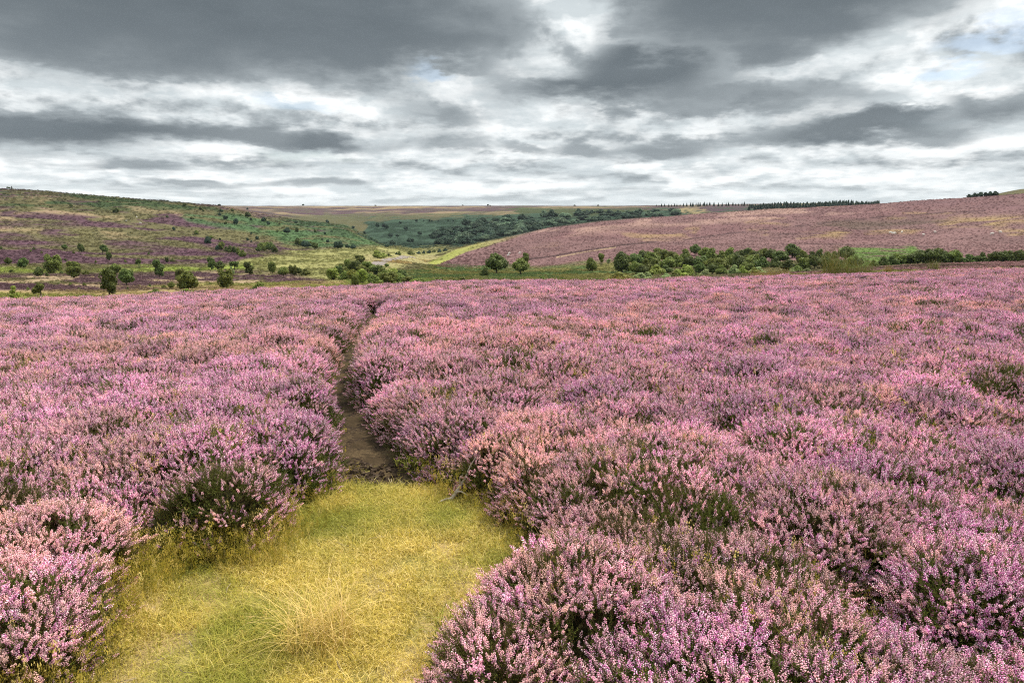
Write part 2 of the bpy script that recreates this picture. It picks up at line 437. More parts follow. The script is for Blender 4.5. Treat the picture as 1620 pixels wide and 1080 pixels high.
for a in ([(-400, 346), (60, 350), (140, 352), (140, 360), (60, 358), (-400, 360)], [(150, 372), (240, 382), (330, 398), (395, 408), (380, 414), (270, 404), (160, 390)], [(60, 364), (90, 366), (88, 376), (60, 372)],
          [(280, 350), (350, 358), (340, 364), (280, 358)], [(290, 380), (440, 384), (430, 400), (330, 398)], [(500, 372), (545, 375), (575, 388), (530, 386)], [(-400, 380), (120, 386), (110, 392), (-400, 392)], [(-400, 366), (20, 368), (60, 380), (-400, 380)]):
    over(pol(a, 5) * sm(-0.18, 0.06, n2 + 0.4 * n3) * 0.85, (0.115, 0.054, 0.080))
over(pol([(290, 338), (370, 338), (440, 348), (540, 358), (608, 388), (500, 392), (440, 384), (390, 366), (300, 352)], 4) * sm(-0.25, 0.0, n2) * 0.9, BRACK)
over(pol([(440, 345), (540, 357), (600, 383), (520, 372), (450, 358)], 3) * sm(-0.1, 0.05, n2), (0.05, 0.095, 0.035))
# valley floor
floorp = [(380, 420), (440, 402), (500, 396), (600, 391), (720, 388), (700, 404), (640, 420), (560, 450), (440, 470), (380, 470)]
over(pol(floorp, 4), FLOOR)
over(pol(floorp, 4) * sm(0.0, 0.12, n2 + n1), (0.20, 0.20, 0.06))
over(pol([(560, 404), (700, 402), (690, 416), (600, 420)], 3) * 0.7, (0.38, 0.32, 0.14))
over(pol([(600, 414), (690, 410), (660, 419), (600, 422)], 2) * sm(-.1, .1, n2), (0.30, 0.20, 0.06))
# moor behind, and the wooded valley side
plat = [(330, 320), (860, 322), (1250, 316), (1250, 336), (1000, 334), (830, 338), (700, 348), (560, 350), (430, 346), (380, 334)]
over(pol(plat, 2), (0.125, 0.070, 0.085))
over(pol(plat, 2) * sm(0.03, 0.12, n4 + 0.5 * n1) * 0.8, STRAW)
over(pol(plat, 2) * sm(0.02, 0.12, n2 - n4 * .4) * 0.6, (0.12, 0.115, 0.06))
over(pol([(400, 341), (700, 339), (860, 333), (860, 340), (700, 349), (560, 352), (430, 348)], 2) * 0.85, (0.125, 0.130, 0.052))
side = [(570, 350), (680, 346), (800, 340), (950, 332), (1090, 330), (1150, 338), (1000, 350), (860, 366), (760, 386), (640, 391), (605, 388), (575, 372)]
over(pol(side, 2), DKG)
over(pol(side, 2) * sm(-0.02, 0.12, n2 + 0.5 * n3), (0.05, 0.10, 0.06))
over(pol([(810, 328), (900, 330), (1000, 329), (1060, 331), (1000, 336), (860, 340), (810, 338)], 2), (0.075, 0.10, 0.035))
over(pol([(1070, 330), (1120, 328), (1130, 338), (1085, 338)], 1.5) * sm(-.2, 0, n3), (0.36, 0.28, 0.13))
over(pol([(1110, 327), (1180, 326), (1170, 338), (1125, 338)], 1.5), (0.10, 0.06, 0.075))
over(pol([(1135, 332), (1190, 329), (1180, 340), (1130, 340)], 1.5), (0.045, 0.085, 0.045))
# heather hill beyond the trees
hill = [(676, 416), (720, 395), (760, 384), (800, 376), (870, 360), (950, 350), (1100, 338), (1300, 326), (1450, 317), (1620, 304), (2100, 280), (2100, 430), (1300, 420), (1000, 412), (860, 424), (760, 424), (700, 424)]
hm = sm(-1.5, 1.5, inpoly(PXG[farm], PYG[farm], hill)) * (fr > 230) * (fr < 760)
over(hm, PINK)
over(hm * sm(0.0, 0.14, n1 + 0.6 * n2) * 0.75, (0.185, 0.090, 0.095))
over(hm * sm(0.02, 0.10, n2 * 0.6 + n4) * pol([(860, 352), (1300, 322), (1420, 330), (1150, 372), (960, 372), (800, 388)], 12) * 0.8, SUN_BAND)  # sunlit patches and band on the slope, painted as paler heather
over(hm * pol([(900, 362), (1040, 352), (1230, 344), (1230, 350), (1060, 360), (930, 370)], 4) * 0.7 * sm(-0.2, 0.0, n2), SUN_BAND)
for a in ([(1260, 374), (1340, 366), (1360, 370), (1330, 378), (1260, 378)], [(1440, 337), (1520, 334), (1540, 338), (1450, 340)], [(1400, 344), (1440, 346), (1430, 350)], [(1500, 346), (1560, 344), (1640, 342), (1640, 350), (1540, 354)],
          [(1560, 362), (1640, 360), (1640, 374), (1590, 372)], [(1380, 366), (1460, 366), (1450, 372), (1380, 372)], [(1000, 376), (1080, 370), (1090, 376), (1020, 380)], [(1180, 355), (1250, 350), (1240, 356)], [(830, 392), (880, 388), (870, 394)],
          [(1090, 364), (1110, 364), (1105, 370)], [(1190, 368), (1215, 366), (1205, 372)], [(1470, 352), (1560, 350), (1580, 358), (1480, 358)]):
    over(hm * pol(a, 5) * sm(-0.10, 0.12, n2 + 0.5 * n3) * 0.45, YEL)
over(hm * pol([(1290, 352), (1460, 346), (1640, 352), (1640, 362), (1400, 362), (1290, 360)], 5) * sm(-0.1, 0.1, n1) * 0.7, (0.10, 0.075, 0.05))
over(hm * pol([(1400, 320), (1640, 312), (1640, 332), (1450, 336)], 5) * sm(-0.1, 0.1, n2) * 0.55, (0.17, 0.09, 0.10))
def line(pts, wid, c, s=1.0):
    P = np.array(pts, float)
    xs = PXG[farm]; yy = np.interp(xs, P[:, 0], P[:, 1]) + 1.5 * n3
    over(hm * ((xs > P[0, 0]) & (xs < P[-1, 0])) * sm(wid, wid * 0.4, np.abs(PYG[farm] - yy)) * s, c)
line([(830, 411), (880, 404), (940, 394), (990, 387), (1040, 382.5)], 1.2, (0.055, 0.03, 0.03), 0.85)
line([(880, 406.5), (940, 396.5), (975, 391)], 1.0, (0.45, 0.33, 0.17), 0.7)
line([(1080, 380), (1150, 370), (1230, 361), (1330, 350), (1420, 341), (1560, 333)], 1.0, (0.06, 0.03, 0.035), 0.75)
line([(1230, 371), (1330, 366), (1440, 366)], 0.9, (0.06, 0.03, 0.035), 0.5)
line([(1270, 385), (1420, 389), (1480, 391)], 0.9, (0.06, 0.03, 0.035), 0.55)
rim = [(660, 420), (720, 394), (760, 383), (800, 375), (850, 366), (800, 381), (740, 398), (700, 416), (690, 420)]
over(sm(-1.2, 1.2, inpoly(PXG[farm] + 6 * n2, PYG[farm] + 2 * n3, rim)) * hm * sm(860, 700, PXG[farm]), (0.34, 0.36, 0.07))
# the foot of the hill and the near valley side
foot = [(640, 428), (700, 420), (860, 424), (1000, 412), (1060, 420), (1000, 446), (800, 452), (640, 456), (560, 456)]
over(pol(foot, 5) * (fr < 330), (0.175, 0.165, 0.040))
over(pol(foot, 5) * (fr < 330) * sm(0.02, 0.1, n2 + n3), (0.075, 0.115, 0.030))
over(pol([(700, 416), (770, 416), (800, 424), (740, 428)], 3) * sm(-.1, .1, n3), (0.085, 0.15, 0.04))
over(pol([(1330, 396), (1440, 388), (1450, 400), (1420, 424), (1340, 424)], 3) * (fr < 420) * sm(-.25, 0, n3), (0.11, 0.18, 0.035))
gb = (fr < 240)
lowl = [(-400, 438), (120, 432), (390, 428), (520, 440), (520, 452), (400, 456), (250, 458), (-400, 470)]
over(pol(lowl, 4) * gb, (0.130, 0.070, 0.080))
over(pol(lowl, 4) * gb * sm(0.03, 0.12, n2 + 0.5 * n3), (0.15, 0.135, 0.05))
over(pol(lowl, 4) * gb * sm(0.08, 0.16, n3 + n2 * .4), (0.33, 0.24, 0.14))
over(pol([(-400, 424), (100, 423), (240, 421), (400, 420), (400, 428), (240, 429), (-400, 431)], 3) * sm(-.15, .02, n2), LIME)
strip = [(-400, 462), (150, 458), (400, 449), (560, 444), (640, 448), (560, 462), (400, 470), (-400, 492)]
over(pol(strip, 4) * (fr < 170), (0.33, 0.245, 0.095))
over(pol(strip, 4) * (fr < 170) * sm(0.0, 0.12, n2 + .5 * n1), (0.22, 0.22, 0.05))
over(pol([(540, 440), (700, 444), (700, 450), (560, 452)], 3) * (fr < 190) * 0.8, (0.17, 0.23, 0.04))
over((fr > 38) * (fr < 105) * sm(1120, 1240, PXG[farm]), (0.12, 0.075, 0.055))
over((fr > 38) * (fr < 105) * sm(1120, 1240, PXG[farm]) * sm(0.0, 0.12, n3 + n2 * .5), (0.20, 0.10, 0.10))
over((fr > 38) * (fr < 60) * sm(0.02, 0.12, n3 + n2) * sm(1120, 1240, PXG[farm]), (0.16, 0.14, 0.035))
col *= (1 + 0.55 * n3 + 0.35 * n2)[:, None]
col = col * (0.56 * (1 - 0.22 * sm(520, 800, fr) * (1 - 0.5 * sm(1200, 1700, fr))))[:, None]  # far slopes darkened in colour, standing in for self-shadow of the growth
lum = col.mean(1, keepdims=True); col = lum + (col - lum) * 0.88
col = np.clip(col, 0.006, 0.5)
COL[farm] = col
COLF = COL
# near ground: peat under the heather, turf in the clearing
nm = RG < 33
nx, ny = XG[:, nm], YG[:, nm]
sd = open_sd(nx, ny); turf = sm(0.12, -0.02, np.minimum(-inpoly(nx, ny, CLEAR), -inpoly(nx, ny, GAP)))
g1 = fbm(nx, ny, 0.5, 4, 21); g2 = fbm(nx, ny, 0.12, 3, 22)
cn = np.empty(nx.shape + (3,)); cn[:] = (0.040, 0.028, 0.016)
tcol = np.array((0.24, 0.175, 0.080))[None, None] * (1 - sm(.4, .62, g1))[..., None] + np.array((0.17, 0.15, 0.045))[None, None] * sm(.4, .62, g1)[..., None]
tcol = tcol * (0.6 + 0.8 * g2)[..., None]
cn = cn * (1 - turf[..., None]) + tcol * turf[..., None]
COL[:, nm] = cn

nA, nR = XG.shape
V = np.stack([XG.ravel(), YG.ravel(), ZG.ravel()], 1)
ii, jj = np.meshgrid(np.arange(nA - 1), np.arange(nR - 1), indexing='ij')
a0 = (ii * nR + jj).ravel(); F = np.stack([a0, a0 + 1, a0 + nR + 1, a0 + nR], 1)
m, nt, out = new_mat('moorland')
cc = attr(nt, 'cover', out='Color')
geo = nt.nodes.new('ShaderNodeNewGeometry'); pos = S(nt, geo.outputs['Position'])
nA_ = noise(nt, pos, 0.9, 6.0, 0.65); nB_ = noise(nt, pos, 9.0, 5.0, 0.65)
vv = nA_ * 1.1 + nB_ * 0.7 + 0.12
finish(nt, out, hsv(nt, cc, 0.5, 1.0, vv), 0.95, spec=0.05, bump=bump(nt, nA_ + nB_ * 0.35, 0.5, 0.25))
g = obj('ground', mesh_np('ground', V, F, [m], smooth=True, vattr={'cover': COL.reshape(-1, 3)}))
tag(g, kind='structure')
# ------------------------------------------------------------------ scatter by instances (only for what nobody could count)
def scatter(name, mat_dummy, pos, rot, scl, idx, cells, attrs):
    me = bpy.data.meshes.new(name)
    n = len(pos)
    me.vertices.add(n); me.vertices.foreach_set('co', np.asarray(pos, np.float32).ravel())
    def put_a(k, v, t, f): me.attributes.new(k, t, 'POINT').data.foreach_set(f, np.ascontiguousarray(v).ravel())
    put_a('rot', np.asarray(rot, np.float32), 'FLOAT_VECTOR', 'vector')
    put_a('scl', np.asarray(scl, np.float32), 'FLOAT', 'value')
    put_a('idx', np.asarray(idx, np.int32), 'INT', 'value')
    for k, v in attrs.items():
        v = np.asarray(v, np.float32)
        put_a(k, v, 'FLOAT' if v.ndim == 1 else 'FLOAT_VECTOR', 'value' if v.ndim == 1 else 'vector')
    o = obj(name, me)
    ng = bpy.data.node_groups.new(name, 'GeometryNodeTree')
    ng.interface.new_socket('Geometry', in_out='INPUT', socket_type='NodeSocketGeometry')
    ng.interface.new_socket('Geometry', in_out='OUTPUT', socket_type='NodeSocketGeometry')
    N = ng.nodes.new; L = ng.links.new
    gi = N('NodeGroupInput'); go = N('NodeGroupOutput')
    ci = N('GeometryNodeCollectionInfo'); ci.inputs['Collection'].default_value = cells
    ci.inputs['Separate Children'].default_value = True; ci.inputs['Reset Children'].default_value = True
    ip = N('GeometryNodeInstanceOnPoints'); ip.inputs['Pick Instance'].default_value = True
    def na(nm, dt):
        q = N('GeometryNodeInputNamedAttribute'); q.data_type = dt; q.inputs['Name'].default_value = nm
        return next(s for s in q.outputs if s.enabled and s.name == 'Attribute')
    er_ = N('FunctionNodeEulerToRotation'); L(na('rot', 'FLOAT_VECTOR'), er_.inputs[0])
    L(gi.outputs[0], ip.inputs['Points']); L(ci.outputs[0], ip.inputs['Instance'])
    L(na('idx', 'INT'), ip.inputs['Instance Index']); L(er_.outputs[0], ip.inputs['Rotation']); L(na('scl', 'FLOAT'), ip.inputs['Scale'])
    L(ip.outputs[0], go.inputs[0])
    md = o.modifiers.new('scatter', 'NODES'); md.node_group = ng
    return o

def euler_to(n, spin):
    """XYZ euler angles whose Z axis points along n after a spin about it"""
    n = n / np.linalg.norm(n, axis=1, keepdims=True)
    up = np.where(np.abs(n[:, 2:3]) > 0.999, np.array([[1.0, 0, 0]]), np.array([[0, 0, 1.0]]))
    a = np.cross(up, n); a /= np.linalg.norm(a, axis=1, keepdims=True) + 1e-9
    b = np.cross(n, a)
    cs, ss = np.cos(spin)[:, None], np.sin(spin)[:, None]
    xa = a * cs + b * ss; ya = -a * ss + b * cs
    ry = np.arcsin(np.clip(-xa[:, 2], -1, 1)); rx = np.arctan2(ya[:, 2], n[:, 2]); rz = np.arctan2(xa[:, 1], xa[:, 0])
    return np.stack([rx, ry, rz], 1)

# materials of the plants
def plant_mat(name, stops, tint=None, rough=0.7, transl=0.3, vmin=0.7, vmax=1.3, tintname='tint'):
    m, nt, out = new_mat(name)
    r = attr(nt, 'rnd')
    rp = nt.nodes.new('ShaderNodeValToRGB'); nt.links.new(r.k, rp.inputs[0])
    e = rp.color_ramp.elements
    for i, (p, c) in enumerate(stops):
        q = e[i] if i < 2 else e.new(p)
        q.position = p; q.color = tuple(c) + (1,)
    c = S(nt, rp.outputs[0])
    if tint is not None:
        c = mix(nt, attr(nt, tintname, 'INSTANCER'), c, tint)
    c = hsv(nt, c, 0.5, 1.0, attr(nt, 'val', 'INSTANCER') * (vmax - vmin) + vmin)
    finish(nt, out, c, rough, transl, spec=0.15)
    return m
M_FLOR = plant_mat('heather_flower', [(0.0, (0.52, 0.12, 0.38)), (0.30, (0.82, 0.34, 0.65)), (0.66, (0.93, 0.56, 0.76)), (1.0, (0.97, 0.80, 0.87))], (0.90, 0.59, 0.53), 0.6, 0.28, 0.78, 1.28)
M_LEAF = plant_mat('heather_leaf', [(0.0, (0.030, 0.055, 0.009)), (0.6, (0.085, 0.125, 0.018)), (1.0, (0.16, 0.18, 0.035))], (0.10, 0.085, 0.025), 0.6, 0.25, 0.6, 1.4)
M_WOOD = plant_mat('heather_stem', [(0.0, (0.05, 0.03, 0.018)), (1.0, (0.12, 0.075, 0.045))], None, 0.8, 0.0)

OCT = np.array([[0, 0, -1], [1, 0, 0], [0, 1, 0], [-1, 0, 0], [0, -1, 0], [0, 0, 1]], float)
OCTF = np.array([[0, 2, 1], [0, 3, 2], [0, 4, 3], [0, 1, 4], [1, 2, 5], [2, 3, 5], [3, 4, 5], [4, 1, 5]])

def basis(d):
    d = d / (np.linalg.norm(d) + 1e-9)
    a = np.cross(d, [0.3, 0.9, 0.1]); a /= np.linalg.norm(a)
    return a, np.cross(d, a), d

def sprig(seed, stems, bloom, green=1.0, L0=0.20, spread=0.5):
    """a handful of heather shoots: woody base, scaly leaves, a spike of small bells on each"""
    rg = np.random.default_rng(seed)
    V, T, Q, TM, QM, TR, QR = [], [], [], [], [], [], []
    nv = 0
    def leaf(p, d, ln, wd, mi, rv):
        nonlocal nv
        a, b, d = basis(d); th = rg.uniform(0, 6.28); s = a * math.cos(th) + b * math.sin(th)
        V.extend([p - s * wd, p + s * wd, p + d * ln + s * wd * 0.4, p + d * ln - s * wd * 0.4]); Q.append([nv, nv + 1, nv + 2, nv + 3]); QM.append(mi); QR.append(rv); nv += 4
    for s in range(stems):
        th = rg.uniform(0, 6.28); rr = 0.045 * math.sqrt(rg.uniform(0, 1))
        base = np.array([rr * math.cos(th), rr * math.sin(th), 0.0])
        lean = spread * (rr / 0.045) * rg.uniform(0.4, 1.1)
        tip_d = np.array([math.cos(th) * lean, math.sin(th) * lean, 1.0]); tip_d += rg.normal(0, 0.20, 3) * [1, 1, 0]
        L = L0 * rg.uniform(0.72, 1.18)
        pts = []
        for t in np.linspace(0, 1, 7):
            d = tip_d * [t, t, 1]
            pts.append(base + np.array([tip_d[0] * t * t * 0.6 + tip_d[0] * t * 0.3, tip_d[1] * t * t * 0.6 + tip_d[1] * t * 0.3, t]) * L)
        pts = np.array(pts)
        def at(t):
            f = t * 6; i = min(int(f), 5); return pts[i] + (pts[i + 1] - pts[i]) * (f - i), pts[i + 1] - pts[i]
        rad = np.linspace(0.0016, 0.0006, 7)
        ring0 = nv
        for i in range(7):
            a, b, d = basis(pts[min(i + 1, 6)] - pts[max(i - 1, 0)])
            for q in range(3): V.append(pts[i] + rad[i] * (a * math.cos(q * 2.094) + b * math.sin(q * 2.094)))
        nv += 21
        for i in range(6):
            for q in range(3):
                Q.append([ring0 + i * 3 + q, ring0 + i * 3 + (q + 1) % 3, ring0 + i * 3 + 3 + (q + 1) % 3, ring0 + i * 3 + 3 + q]); QM.append(2); QR.append(rg.uniform())
        top = rg.uniform(0.56, 0.78) if rg.uniform() < bloom else 1.1
        tone = rg.uniform(-0.25, 0.25)
        ltone = rg.uniform(-0.2, 0.25)
        for t in np.linspace(0.12, 1.0, int(30 * green)):
            if t > top and rg.uniform() < 0.72: continue
            p, d = at(t); a, b, d = basis(d); th2 = rg.uniform(0, 6.28)
            leaf(p, d + 0.7 * (a * math.cos(th2) + b * math.sin(th2)), rg.uniform(0.006, 0.012), 0.0012, 1, np.clip(rg.uniform(0.1, 0.8) + ltone, 0, 1))
        for br in range(int(4 * green)):
            t = rg.uniform(0.25, 0.7); p, d = at(t); a, b, d = basis(d); th2 = rg.uniform(0, 6.28)
            bd = d * 1.0 + 0.8 * (a * math.cos(th2) + b * math.sin(th2)); bl = rg.uniform(0.02, 0.05); bd /= np.linalg.norm(bd)
            for u in np.linspace(0, 1, 7):
                a2, b2, _ = basis(bd); th3 = rg.uniform(0, 6.28)
                leaf(p + bd * bl * u, bd + 0.6 * (a2 * math.cos(th3) + b2 * math.sin(th3)), rg.uniform(0.005, 0.010), 0.0012, 1, np.clip(rg.uniform(0.2, 1.0) + ltone, 0, 1))
        if top < 1:
            n = int(26 * (1 - top) / 0.4 * rg.uniform(0.75, 1.15))
            for i in range(n):
                t = top + (1 - top) * ((i + rg.uniform()) / n)
                p, d = at(min(t, 1.0)); a, b, d = basis(d); th2 = i * 2.4 + rg.uniform(-0.5, 0.5)
                o = a * math.cos(th2) + b * math.sin(th2)
                k = 1.0 - 0.55 * ((t - top) / (1 - top)) ** 2
                off = rg.uniform(0.0035, 0.0075) * k; sz = rg.uniform(0.0024, 0.0038) * (0.6 + 0.4 * k)
                ax = o * 0.8 + d * rg.uniform(-0.5, 0.6); e1, e2, e3 = basis(ax)
                X = (OCT[:, :1] * e1 + OCT[:, 1:2] * e2) * sz * 0.75 + OCT[:, 2:] * e3 * sz * 1.25 + p + o * off
                V.extend(list(X)); T.extend((OCTF + nv).tolist()); TM.extend([0] * 8); TR.extend([float(np.clip(rg.uniform(-0.1, 1.1) + tone, 0, 1))] * 8); nv += 6
    return np.array(V), np.array(T, int).reshape(-1, 3), np.array(Q, int).reshape(-1, 4), TM, QM, TR, QR

def cells_of(name, kind, n, make, mats):
    col_ = bpy.data.collections.new(name)
    for i in range(n):
        V, T, Q, TM, QM, TR, QR = make(i)
        me = mesh_np(kind, V, [T, Q], mats, mi=np.concatenate([TM, QM]), fattr={'rnd': np.concatenate([TR, QR])})
        o = bpy.data.objects.new('%s.%03d' % (kind, i), me); col_.objects.link(o)
    return col_
NB, NGR = 14, 4
HC = cells_of('heather_sprigs', 'heather_sprig', NB + NGR,
              lambda i: sprig(100 + i, 12, 0.97 if i < 10 else 0.75, 0.7, 0.118, 0.55) if i < NB else sprig(100 + i, 11, 0.12, 1.4, 0.11, 0.6), [M_FLOR, M_LEAF, M_WOOD])

# ---- the bushes: mounds with dips between them
def in_wedge(x, y, m=R_(48)): return np.abs(np.arctan2(x, y)) < m
RMAX = 54.0
def edge_r(a): return np.interp(a, azc, er)
cand = []
cs = 0.36
gxs = np.arange(-42, 42, cs); gys = np.arange(-1.5, RMAX, cs)
bx, by = np.meshgrid(gxs, gys); bx = bx.ravel() + rng.uniform(-.5, .5, bx.size) * cs * 1.1; by = by.ravel() + rng.uniform(-.5, .5, by.size) * cs * 1.1
br_ = np.hypot(bx, by); ba = np.arctan2(bx, by)
ok = (in_wedge(bx, by, R_(50)) | (in_wedge(bx, by, R_(66)) & (br_ < 13))) & (br_ > 0.85) & (br_ < edge_r(ba) + 2.5)
bx, by, br_, ba = bx[ok], by[ok], br_[ok], ba[ok]
big_n = fbm(bx, by, 2.2, 3, 41)
bR = rng.uniform(0.26, 0.50, bx.size) * (0.85 + 0.5 * big_n)
bH = (0.22 + 0.20 * rng.uniform(0, 1, bx.size) ** 0.8) * (0.72 + 0.55 * big_n)
bsd = open_sd(bx, by)
keep = bsd > bR * 0.62
keep |= (bsd > 0.09) & (rng.uniform(0, 1, bx.size) < 0.5)
bx, by, br_, ba, bR, bH, bsd = (v[keep] for v in (bx, by, br_, ba, bR, bH, bsd))
bR = np.minimum(bR, np.maximum(bsd + 0.13, 0.16)); bH = np.minimum(bH, 0.16 + bR * 0.75)
nb = len(bx)
b_t = np.clip((fbm(bx, by, 2.6, 3, 43) - 0.5) * 1.1 + rng.normal(0, 0.17, nb) + 0.28, 0, 0.9)          # going over: pale salmon and brown
b_v = np.clip(rng.normal(0.5, 0.17, nb) + (fbm(bx, by, 5.0, 3, 44) - .5) * 0.5, 0, 1)
b_g = np.clip(sm(0.64, 0.80, fbm(bx, by, 0.9, 3, 45)) * 0.6 + (rng.uniform(0, 1, nb) < 0.045) * 0.7, 0, 0.85)       # few flowers
CG = 0.04
x0, y0 = -43.0, -2.0; nx_, ny_ = int(86 / CG), int((RMAX + 4) / CG)
HG = np.zeros((nx_, ny_), np.float32); OWN = np.full((nx_, ny_), -1, np.int32)
for i in range(nb):
    Rr = bR[i]; i0 = max(int((bx[i] - Rr - x0) / CG), 0); i1 = min(int((bx[i] + Rr - x0) / CG) + 2, nx_); j0 = max(int((by[i] - Rr - y0) / CG), 0); j1 = min(int((by[i] + Rr - y0) / CG) + 2, ny_)
    if i1 <= i0 or j1 <= j0: continue
    dx = (x0 + np.arange(i0, i1) * CG - bx[i])[:, None]; dy = (y0 + np.arange(j0, j1) * CG - by[i])[None, :]
    q = 1 - (dx * dx + dy * dy) / (Rr * Rr)
    h = bH[i] * np.sqrt(np.clip(q, 0, 1)).astype(np.float32) ** 0.75
    sub = HG[i0:i1, j0:j1]; up_ = h > sub
    sub[up_] = h[up_]; OWN[i0:i1, j0:j1][up_] = i
gX, gY = np.meshgrid(x0 + np.arange(nx_) * CG, y0 + np.arange(ny_) * CG, indexing='ij')
nearc = (np.hypot(gX, gY) < 24) & (np.abs(gX) < 12)
HG[nearc] *= sm(-0.02, 0.11, open_sd(gX[nearc], gY[nearc])) ** 0.6
HGs = HG.copy()
for ax in (0, 1):
    HGs = (np.roll(HGs, 1, ax) + HGs * 2 + np.roll(HGs, -1, ax)) / 4
GXd, GYd = np.gradient(HGs, CG)

# ---- shoots over the bushes
def pts_in(r0, r1, dens):
    hw = R_(66) if r1 < 12 else R_(49)
    n = int(dens * 2 * hw * 0.5 * (r1 * r1 - r0 * r0))
    r = np.sqrt(rng.uniform(r0 * r0, r1 * r1, n)); a = rng.uniform(-hw, hw, n)
    return r * np.sin(a), r * np.cos(a), r, a
PX_, PY_, SC_ = [], [], []
for r0, r1, dens, s in ((0.8, 5, 1080, 0.82), (5, 10, 950, 0.88), (10, 18, 560, 1.1), (18, 52, 270, 1.4)):
    a, b, r, an = pts_in(r0, r1, dens)
    k = r < edge_r(an) + 2.0
    PX_.append(a[k]); PY_.append(b[k]); SC_.append(np.full(k.sum(), s))
hx, hy, hs = np.concatenate(PX_), np.concatenate(PY_), np.concatenate(SC_)
ii = np.clip(((hx - x0) / CG + 0.5).astype(int), 0, nx_ - 1); jj = np.clip(((hy - y0) / CG + 0.5).astype(int), 0, ny_ - 1)
H_ = HG[ii, jj]; gxx, gyy = GXd[ii, jj], GYd[ii, jj]; own = OWN[ii, jj]
slope = np.hypot(gxx, gyy)
keep = (H_ > 0.035) & (own >= 0) & (rng.uniform(0, 1, hx.size) < np.clip((0.55 + 0.3 * slope), 0, 1))
hx, hy, hs, H_, gxx, gyy, own, slope = (v[keep] for v in (hx, hy, hs, H_, gxx, gyy, own, slope))
n = len(hx)
depth = rng.uniform(0, 1, n) ** 1.6 * 0.075
lift = 0.10 * hs
hz_ = ground(hx, hy) + np.maximum(H_ - depth - lift * 0.80, -0.02)
gm = np.clip(slope, 0, 1.6) / (slope + 1e-6)
nrm = np.stack([-gxx * gm * 0.42 + rng.normal(0, .10, n), -gyy * gm * 0.42 + rng.normal(0, .10, n), np.ones(n)], 1)
bl = rng.uniform(0, 1, n) > np.maximum(b_g[own], 0.22)
low_ = (H_ < 0.55 * bH[own]) & (rng.uniform(0, 1, n) < 0.5)             # less flower low on the flanks
idx = np.where(bl & ~low_, rng.integers(0, NB, n), rng.integers(NB, NB + NGR, n))
hsc = hs * rng.uniform(0.8, 1.18, n)
tint = np.clip(b_t[own] + rng.normal(0, 0.26, n), 0, 1); valv = np.clip(b_v[own] + rng.normal(0, 0.22, n), 0, 1)
he = scatter('heather', None, np.stack([hx, hy, hz_], 1), euler_to(nrm, rng.uniform(0, 6.28, n)), hsc, idx, HC, {'tint': tint, 'val': valv})
tag(he, kind='stuff')
print('heather shoots', n, 'bushes', nb)

# ---- the dark woody tangle below the shoots
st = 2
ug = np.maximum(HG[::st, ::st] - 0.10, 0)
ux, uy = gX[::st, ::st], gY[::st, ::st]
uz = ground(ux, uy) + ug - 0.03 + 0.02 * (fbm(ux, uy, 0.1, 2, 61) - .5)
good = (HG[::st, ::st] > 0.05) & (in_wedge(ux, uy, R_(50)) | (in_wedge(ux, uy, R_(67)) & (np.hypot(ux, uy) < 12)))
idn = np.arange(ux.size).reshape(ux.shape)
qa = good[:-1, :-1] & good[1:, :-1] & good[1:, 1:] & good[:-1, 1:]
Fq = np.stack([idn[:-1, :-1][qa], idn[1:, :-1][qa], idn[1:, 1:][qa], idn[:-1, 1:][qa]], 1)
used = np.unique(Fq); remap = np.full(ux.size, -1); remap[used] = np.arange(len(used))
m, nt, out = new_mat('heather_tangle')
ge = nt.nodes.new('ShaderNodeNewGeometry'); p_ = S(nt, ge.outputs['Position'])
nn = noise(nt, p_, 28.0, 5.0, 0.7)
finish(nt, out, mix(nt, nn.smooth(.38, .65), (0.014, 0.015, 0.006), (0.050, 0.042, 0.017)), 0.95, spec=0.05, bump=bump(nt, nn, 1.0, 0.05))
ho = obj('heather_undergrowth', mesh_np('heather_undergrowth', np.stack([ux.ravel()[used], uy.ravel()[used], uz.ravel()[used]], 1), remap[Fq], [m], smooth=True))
tag(ho, kind='stuff')
def tube_bm(V, F, pts, rads, k=7):
    nv = len(V); pts = np.array(pts, float)
    for i in range(len(pts)):
        a, b, d = basis(pts[min(i + 1, len(pts) - 1)] - pts[max(i - 1, 0)])
        for q in range(k): V.append(tuple(pts[i] + rads[i] * (a * math.cos(q * 6.2832 / k) + b * math.sin(q * 6.2832 / k))))
    for i in range(len(pts) - 1):
        for q in range(k): F.append([nv + i * k + q, nv + i * k + (q + 1) % k, nv + (i + 1) * k + (q + 1) % k, nv + (i + 1) * k + q])
